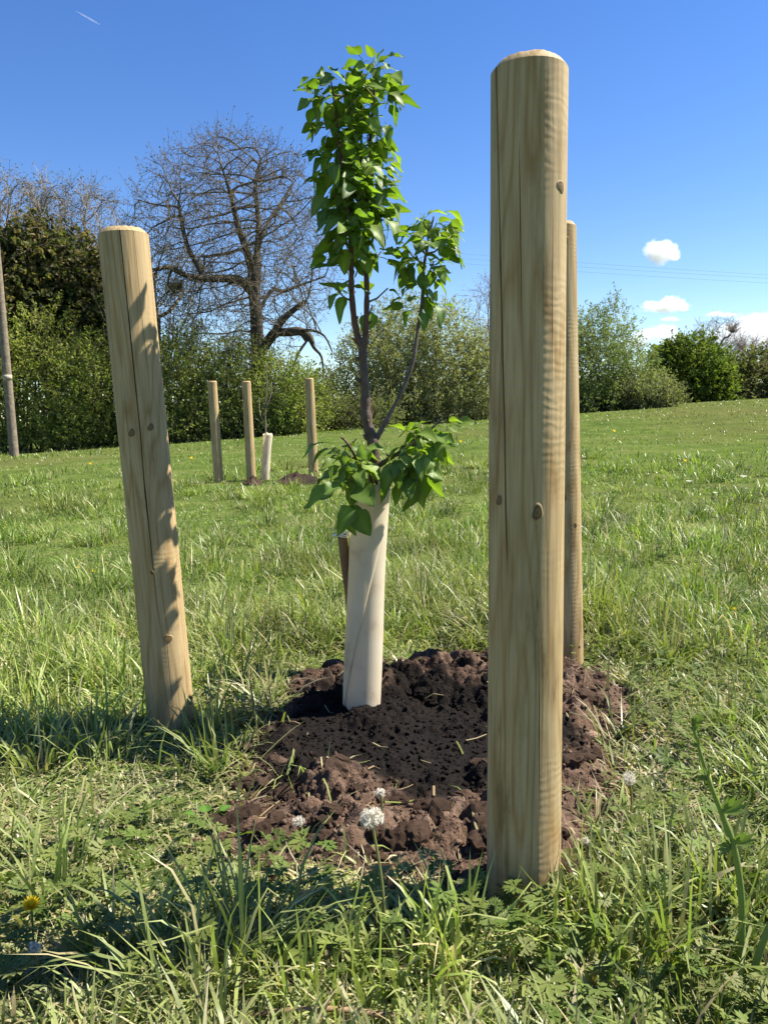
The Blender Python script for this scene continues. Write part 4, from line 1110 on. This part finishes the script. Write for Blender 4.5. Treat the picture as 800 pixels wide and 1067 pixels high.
        emit(x, y, np.hypot(x, y), Lm*rng.uniform(.55, 1.2, n), rng.uniform(.0035, .0065, n), az, np.abs(rng.normal(.2, .18, n)), rng.normal(.9, .4, n), c*1.1, tip*1.1, 4)
    # tussocks over the field
    nt_ = 460; tx, ty, tr_ = sector(nt_, 1.3, 11, .75, R(44))
    for k in range(nt_):
        if float(soil_d(tx[k], ty[k])) > -.22: continue
        n = random.randint(30, 75); sg = random.uniform(.03, .07)*(1+.06*tr_[k]); x = tx[k]+rng.standard_normal(n)*sg; y = ty[k]+rng.standard_normal(n)*sg
        az = np.arctan2(x-tx[k], y-ty[k])+rng.normal(0, .7, n); c, tip = colour(x, y, n, .10); br = random.uniform(.6, 1.35)
        emit(x, y, np.hypot(x, y), random.uniform(.12, .20)*rng.uniform(.5, 1.2, n), np.maximum(rng.uniform(.003, .006, n), .0011*tr_[k]), az, np.abs(rng.normal(.25, .2, n)), rng.normal(1.2, .5, n), c*br, tip*br, 4 if tr_[k] < 4 else 3)
    Vs, Qs, Ts, Cs = [], [], [], []; off = 0
    for V, Q, T, c in chunks:
        Vs.append(V); Qs.append(Q+off); Ts.append(T+off); Cs.append(c); off += len(V)
    me = mesh_np('grass', np.concatenate(Vs), np.concatenate(Ts), np.concatenate(Qs), np.concatenate(Cs))
    print('grass polys', len(me.polygons), 'verts', len(me.vertices))
    tag(obj('grass', me, M_grass), 'rough green meadow grass with dry straw blades', 'grass', kind='stuff')
make_grass()

# broad-leaved weeds between the blades
def make_weeds():
    n = 4200; x, y, r = sector(n, .6, 3.4, .5, R(46)); k = fbm(x/.35, y/.35, 91, 3)
    ok = (k+.10*sstep(.0, .5, x)*(1-sstep(1.5, 2.2, y)) > .535) & (soil_d(x, y) < -.01); x, y, r = x[ok], y[ok], r[ok]; n = len(x)
    Vs, Ts, Cs = [], [], []; off = 0
    for i in range(n):
        sz = random.uniform(.010, .027); h = random.uniform(.02, .075); a0 = random.uniform(0, 6.28); z = float(ground_z(x[i], y[i]))
        tilt = Vector((random.gauss(0, .35), random.gauss(0, .35), 1)).normalized().to_track_quat('Z', 'Y').to_matrix(); tm = np.array(tilt)
        c = np.array(((.095, .14, .028), (.13, .175, .04), (.17, .205, .05), (.19, .21, .07))[random.randint(0, 3)])*random.uniform(.8, 1.2)
        pos, ax, nr, ln, wd = [], [], [], [], []
        for l in range(5):
            a = a0+(l-2)*.95; d = np.array([math.cos(a), math.sin(a), .1])
            for (da, s, f) in ((0, 1, 0), (.5, .62, .35), (-.5, .62, .35)):
                dd = np.array([math.cos(a+da), math.sin(a+da), random.uniform(-.2, .25)])
                pos.append(d*sz*f); ax.append(dd); nr.append((0, 0, 1)); ln.append(sz*s); wd.append(sz*.34)
        V, T, cc = leaf_cards(np.array(pos), np.array(ax)/np.linalg.norm(ax, axis=1, keepdims=True), np.array(nr, float), ln, wd, np.repeat(c[None], 15, 0))
        V = V@tm.T+np.array([x[i], y[i], z+h]); Vs.append(V); Ts.append(T+off); Cs.append(cc); off += len(V)
        s = np.array([[x[i]-.0008, y[i], z], [x[i]+.0008, y[i], z], [x[i], y[i], z+h]]); Vs.append(s); Ts.append(np.array([[0, 1, 2]])+off); Cs.append(np.repeat(c[None], 3, 0)); off += 3
    me = mesh_np('weeds', np.concatenate(Vs), np.concatenate(Ts), None, np.concatenate(Cs))
    tag(obj('weeds', me, M_weed), 'low divided leaves of buttercup weeds among the grass', 'weeds', kind='stuff')
make_weeds()

# ------------------------------------------------------------------ flowers, stalk, stick, stone
def dandelion_clock(label, hx, hy, px, py, rp, flat=.85, n=130):
    """head centre in the picture, foot on the ground"""
    f = hit(px, py, top_z); D = f[1]; h = at(hx, hy, D); e = empty('dandelion_clock', f); tag(e, label, 'dandelion', 'white dandelion clocks')
    r = rp*D/800*.84; hc = h-f
    mb = MB(); st = hc-np.array([0, 0, r*.3]); tube(mb, catmull([np.zeros(3)-np.array([0, 0, .01]), st*.5+np.array([.004, 0, .003]), st], 4), .0018, 6, (.26, .26, .10)); obj('stem', mb.mesh('stem', True), M_weed, e)
    mb = MB()
    for d in rand_dirs(n):
        d = d*np.array([1, 1, flat]); tip = hc+d*r*random.uniform(.55, 1.12)*(.85+.3*float(vn(d[0]*2+hx, d[1]*2+d[2]*1.7, 6))); s = hc+d*r*.18
        tube(mb, [s, tip], .00025, 3, (.80, .76, .66), cap=False)
        u = rand_dirs(5)
        for q_ in u:
            q_ = q_-d*np.dot(q_, d)*.6; tube(mb, [tip, tip+q_*r*.24], [.0003, .0002], 3, (.90, .87, .78), cap=False)
    bm_ = rand_dirs(40)*r*.2*np.array([1, 1, .8])
    tube(mb, [hc-np.array([0, 0, r*.22]), hc, hc+np.array([0, 0, r*.18])], [r*.08, r*.24, r*.08], 7, (.45, .42, .33))
    obj('seed_head', mb.mesh('seed_head'), M_fluff, e)
dandelion_clock('largest fluffy white dandelion clock on a tall stem before the soil', 387, 852, 403, 992, 15, .75, 260)
dandelion_clock('small white dandelion clock just behind the largest one', 396, 826, 395, 850, 7)
dandelion_clock('small white dandelion clock on the soil left of the largest', 311, 856, 313, 876, 8, .8)
dandelion_clock('round white dandelion clock in the grass right of the soil', 655, 811, 656, 850, 9.5)
dandelion_clock('small white dandelion clock by the foot of the nearest post', 610, 877, 610, 900, 6)
dandelion_clock('dull white dandelion clock low in the grass at lower left', 36, 988, 37, 1030, 9)
dandelion_clock('white dandelion clock at the very bottom edge', 449, 1062, 450, 1078, 6)
def yellow_flower(label, hx, hy, px, py, rp, n=45, group='yellow flowers in the grass', bud=False):
    f = hit(px, py, ground_z); D = f[1]; h = at(hx, hy, D); e = empty('yellow_dandelion', f); tag(e, label, 'flower', group); hc = h-f; r = rp*D/800
    mb = MB(); tube(mb, [np.array([0, 0, -.01]), hc*.5, hc], .0015 if D < 3 else .003, 5, (.16, .2, .06)); obj('stem', mb.mesh('stem'), M_weed, e)
    mb = MB(); pos, ax, nr, ln = [], [], [], []
    for k in range(n):
        a = 2.4*k; el = 1.35-1.3*(k/n) if not bud else 1.2
        d = np.array([math.cos(a)*math.cos(el), math.sin(a)*math.cos(el), math.sin(el)]); pos.append(hc); ax.append(d); nr.append(np.array([-d[0]*d[2], -d[1]*d[2], 1.])); ln.append(r*random.uniform(.8, 1.1))
    V, T, c = leaf_cards(np.array(pos), np.array(ax), np.array(nr), ln, np.array(ln)*.3, np.repeat(np.array([[.86, .66, .03]]), n, 0)*rng.uniform(.8, 1.1, (n, 1)))
    mb.add(V, None, T, c); obj('petals', mb.mesh('petals'), M_petal, e)
yellow_flower('bright yellow dandelion flower low in the grass at lower left', 33, 946, 36, 1000, 13, 70)
yellow_flower('closed yellow dandelion bud at the foot of the tall dandelion clock', 391, 944, 394, 985, 8, 20, bud=True)
yellow_flower('small yellow bud in the grass above the brown stick', 291, 1030, 291, 1066, 7, 16, bud=True)
for px, py, lb in [(82, 597, 'left one of a pair of tiny yellow flowers left of the leaning post'), (97, 601, 'right one of a pair of tiny yellow flowers left of the leaning post'),
                   (95, 489, 'tiny yellow flower left of the leaning post near the hedge'), (200, 483, 'tiny yellow flower between the leaning post and the far posts'),
                   (640, 455, 'tiny yellow flower in the far field right of the posts'), (714, 486, 'tiny yellow flower above the white flowers in the right field'),
                   (765, 640, 'tiny yellow flower in the grass at the right edge'), (480, 466, 'tiny yellow flower between the young tree and nearest post')]:
    yellow_flower(lb, px, py-5, px, py+6, 3.4, 12, 'tiny yellow meadow flowers')
def daisy(px, py, rp, lb):
    f = hit(px, py+6, ground_z); D = f[1]; h = at(px, py, D); e = empty('daisy', f); tag(e, lb, 'flower', 'small white meadow flowers'); hc = h-f; r = rp*D/800
    mb = MB(); tube(mb, [np.array([0, 0, -.01]), hc], .002, 4, (.16, .2, .06)); obj('stem', mb.mesh('stem'), M_weed, e)
    mb = MB(); a = np.arange(14)*2*math.pi/14; ax = np.stack([np.cos(a), np.sin(a), np.full(14, .35)], -1)
    V, T, c = leaf_cards(np.repeat(hc[None], 14, 0), ax, np.tile([0, 0, 1.], (14, 1)), np.full(14, r), np.full(14, r*.4), np.full((14, 3), .78)); mb.add(V, None, T, c)
    obj('petals', mb.mesh('petals'), M_petal, e)
for p in [(718, 502, 4, 'leftmost small white flower in the meadow right of the posts'), (775, 497, 4.5, 'largest small white flower in the meadow at the right edge'),
          (745, 514, 3.5, 'small white flower midway in the meadow right of the posts'), (735, 532, 4, 'nearest small white flower in the meadow right of the posts')]: daisy(*p)

# thick green stalk at the right
f = hit(771, 1030); D = f[1]; e = empty('weed_stalk', f); tag(e, 'thick green weed stalk curving up at the right edge', 'plant')
def wp(px, py, dy=0): return at(px, py, D+dy)-f
P = catmull([wp(771, 1034), wp(773, 960), wp(771, 920), wp(764, 882), wp(752, 848), wp(738, 812), wp(724, 765), wp(721, 748)], 4)
mb = MB(); tube(mb, P, np.interp(np.linspace(0, 1, len(P)), [0, .45, .5, .55, 1], [.0045, .0042, .0048, .0034, .0014]), 8, (.23, .29, .08)); obj('stem', mb.mesh('stem', True), M_weed, e)
for (px, py, dx, dz, ln) in [(764, 882, -.7, .25, .05), (764, 880, .5, .5, .05), (738, 812, -.6, .6, .04), (752, 848, .6, .7, .06), (728, 778, -.5, .7, .03), (722, 755, .4, .9, .03), (724, 762, -.2, .9, .028)]:
    mb = MB(); p = wp(px, py); pos, ax, nr, l_, w_ = [], [], [], [], []
    for a in (-.6, -.3, 0, .3, .6):
        d = np.array([dx*math.cos(a)-dz*math.sin(a), -.3, dx*math.sin(a)+dz*math.cos(a)]); pos.append(p); ax.append(d/np.linalg.norm(d)); nr.append((0, -.7, .7)); l_.append(.7*ln*(1-.5*abs(a))); w_.append(ln*.13)
    V, T, c = leaf_cards(np.array(pos), np.array(ax), np.array(nr, float), l_, w_, np.repeat(np.array([[.17, .23, .06]]), 5, 0)); mb.add(V, None, T, c); obj('leaf', mb.mesh('leaf'), M_weed, e)
f = hit(795, 1050); D = f[1]; e = empty('weed_stalk', f); tag(e, 'short green weed stalk cut by the lower right edge', 'plant')
mb = MB(); P = catmull([wp(780, 1030), wp(792, 990), wp(806, 955)], 4); tube(mb, P, np.linspace(.005, .0035, len(P)), 8, (.23, .29, .08)); obj('stem', mb.mesh('stem', True), M_weed, e)

# dock leaf by the soil
f = hit(215, 868); e = empty('dock_plant', f); tag(e, 'small plant with shiny round green leaves left of the soil', 'plant')
for (dx, dy, sz, a) in ((.0, 0, .028, .3), (.015, .01, .024, -.8), (-.015, .006, .02, 1.4)):
    o = bpy.data.objects.new('leaf', LEAVES[2]); link(o, e); o.color = (.10, .21, .03, 1); o.location = (dx, dy, .03); o.rotation_euler = (.15, .1, a); o.scale = (sz*1.2, sz, sz)

# brown stick at the bottom
f = hit(330, 1056); D = f[1]-.04; f[2] += .05; e_m = MB()
P = catmull([at(225, 1066, D)-f, at(285, 1055, D)-f, at(345, 1052, D)-f, at(400, 1058, D)-f, at(442, 1062, D)-f], 5)
tube(e_m, P, np.linspace(.0026, .0042, len(P)), 7, (.25, .16, .09)); tube(e_m, [P[9], P[9]+np.array([.012, 0, .01])], [.003, .0015], 5, (.25, .16, .09))
o = obj('stick', e_m.mesh('stick', True), M_twigbark, None, f); tag(o, 'thin brown stick lying in the grass at the bottom edge', 'stick')

# stone in the soil
f = hit(617, 770, top_z); bm = bmesh.new(); bmesh.ops.create_icosphere(bm, subdivisions=3, radius=1)
for v in bm.verts: k = 1+.25*(float(fbm(v.co.x*1.5+9, v.co.y*1.5+v.co.z, 3, 3))-.5); v.co = Vector((v.co.x*.017*k, v.co.y*.012*k, v.co.z*.010*k))
me = bpy.data.meshes.new('stone'); bm.to_mesh(me); bm.free()
a = me.color_attributes.new('tint', 'FLOAT_COLOR', 'POINT')
for d in a.data: d.color = (.30, .20, .14, 1)
for p in me.polygons: p.use_smooth = True
o = obj('stone', me, M_soil, None, f+np.array([0, 0, .006])); tag(o, 'small smooth brown stone in the soil right of the nearest post', 'stone')
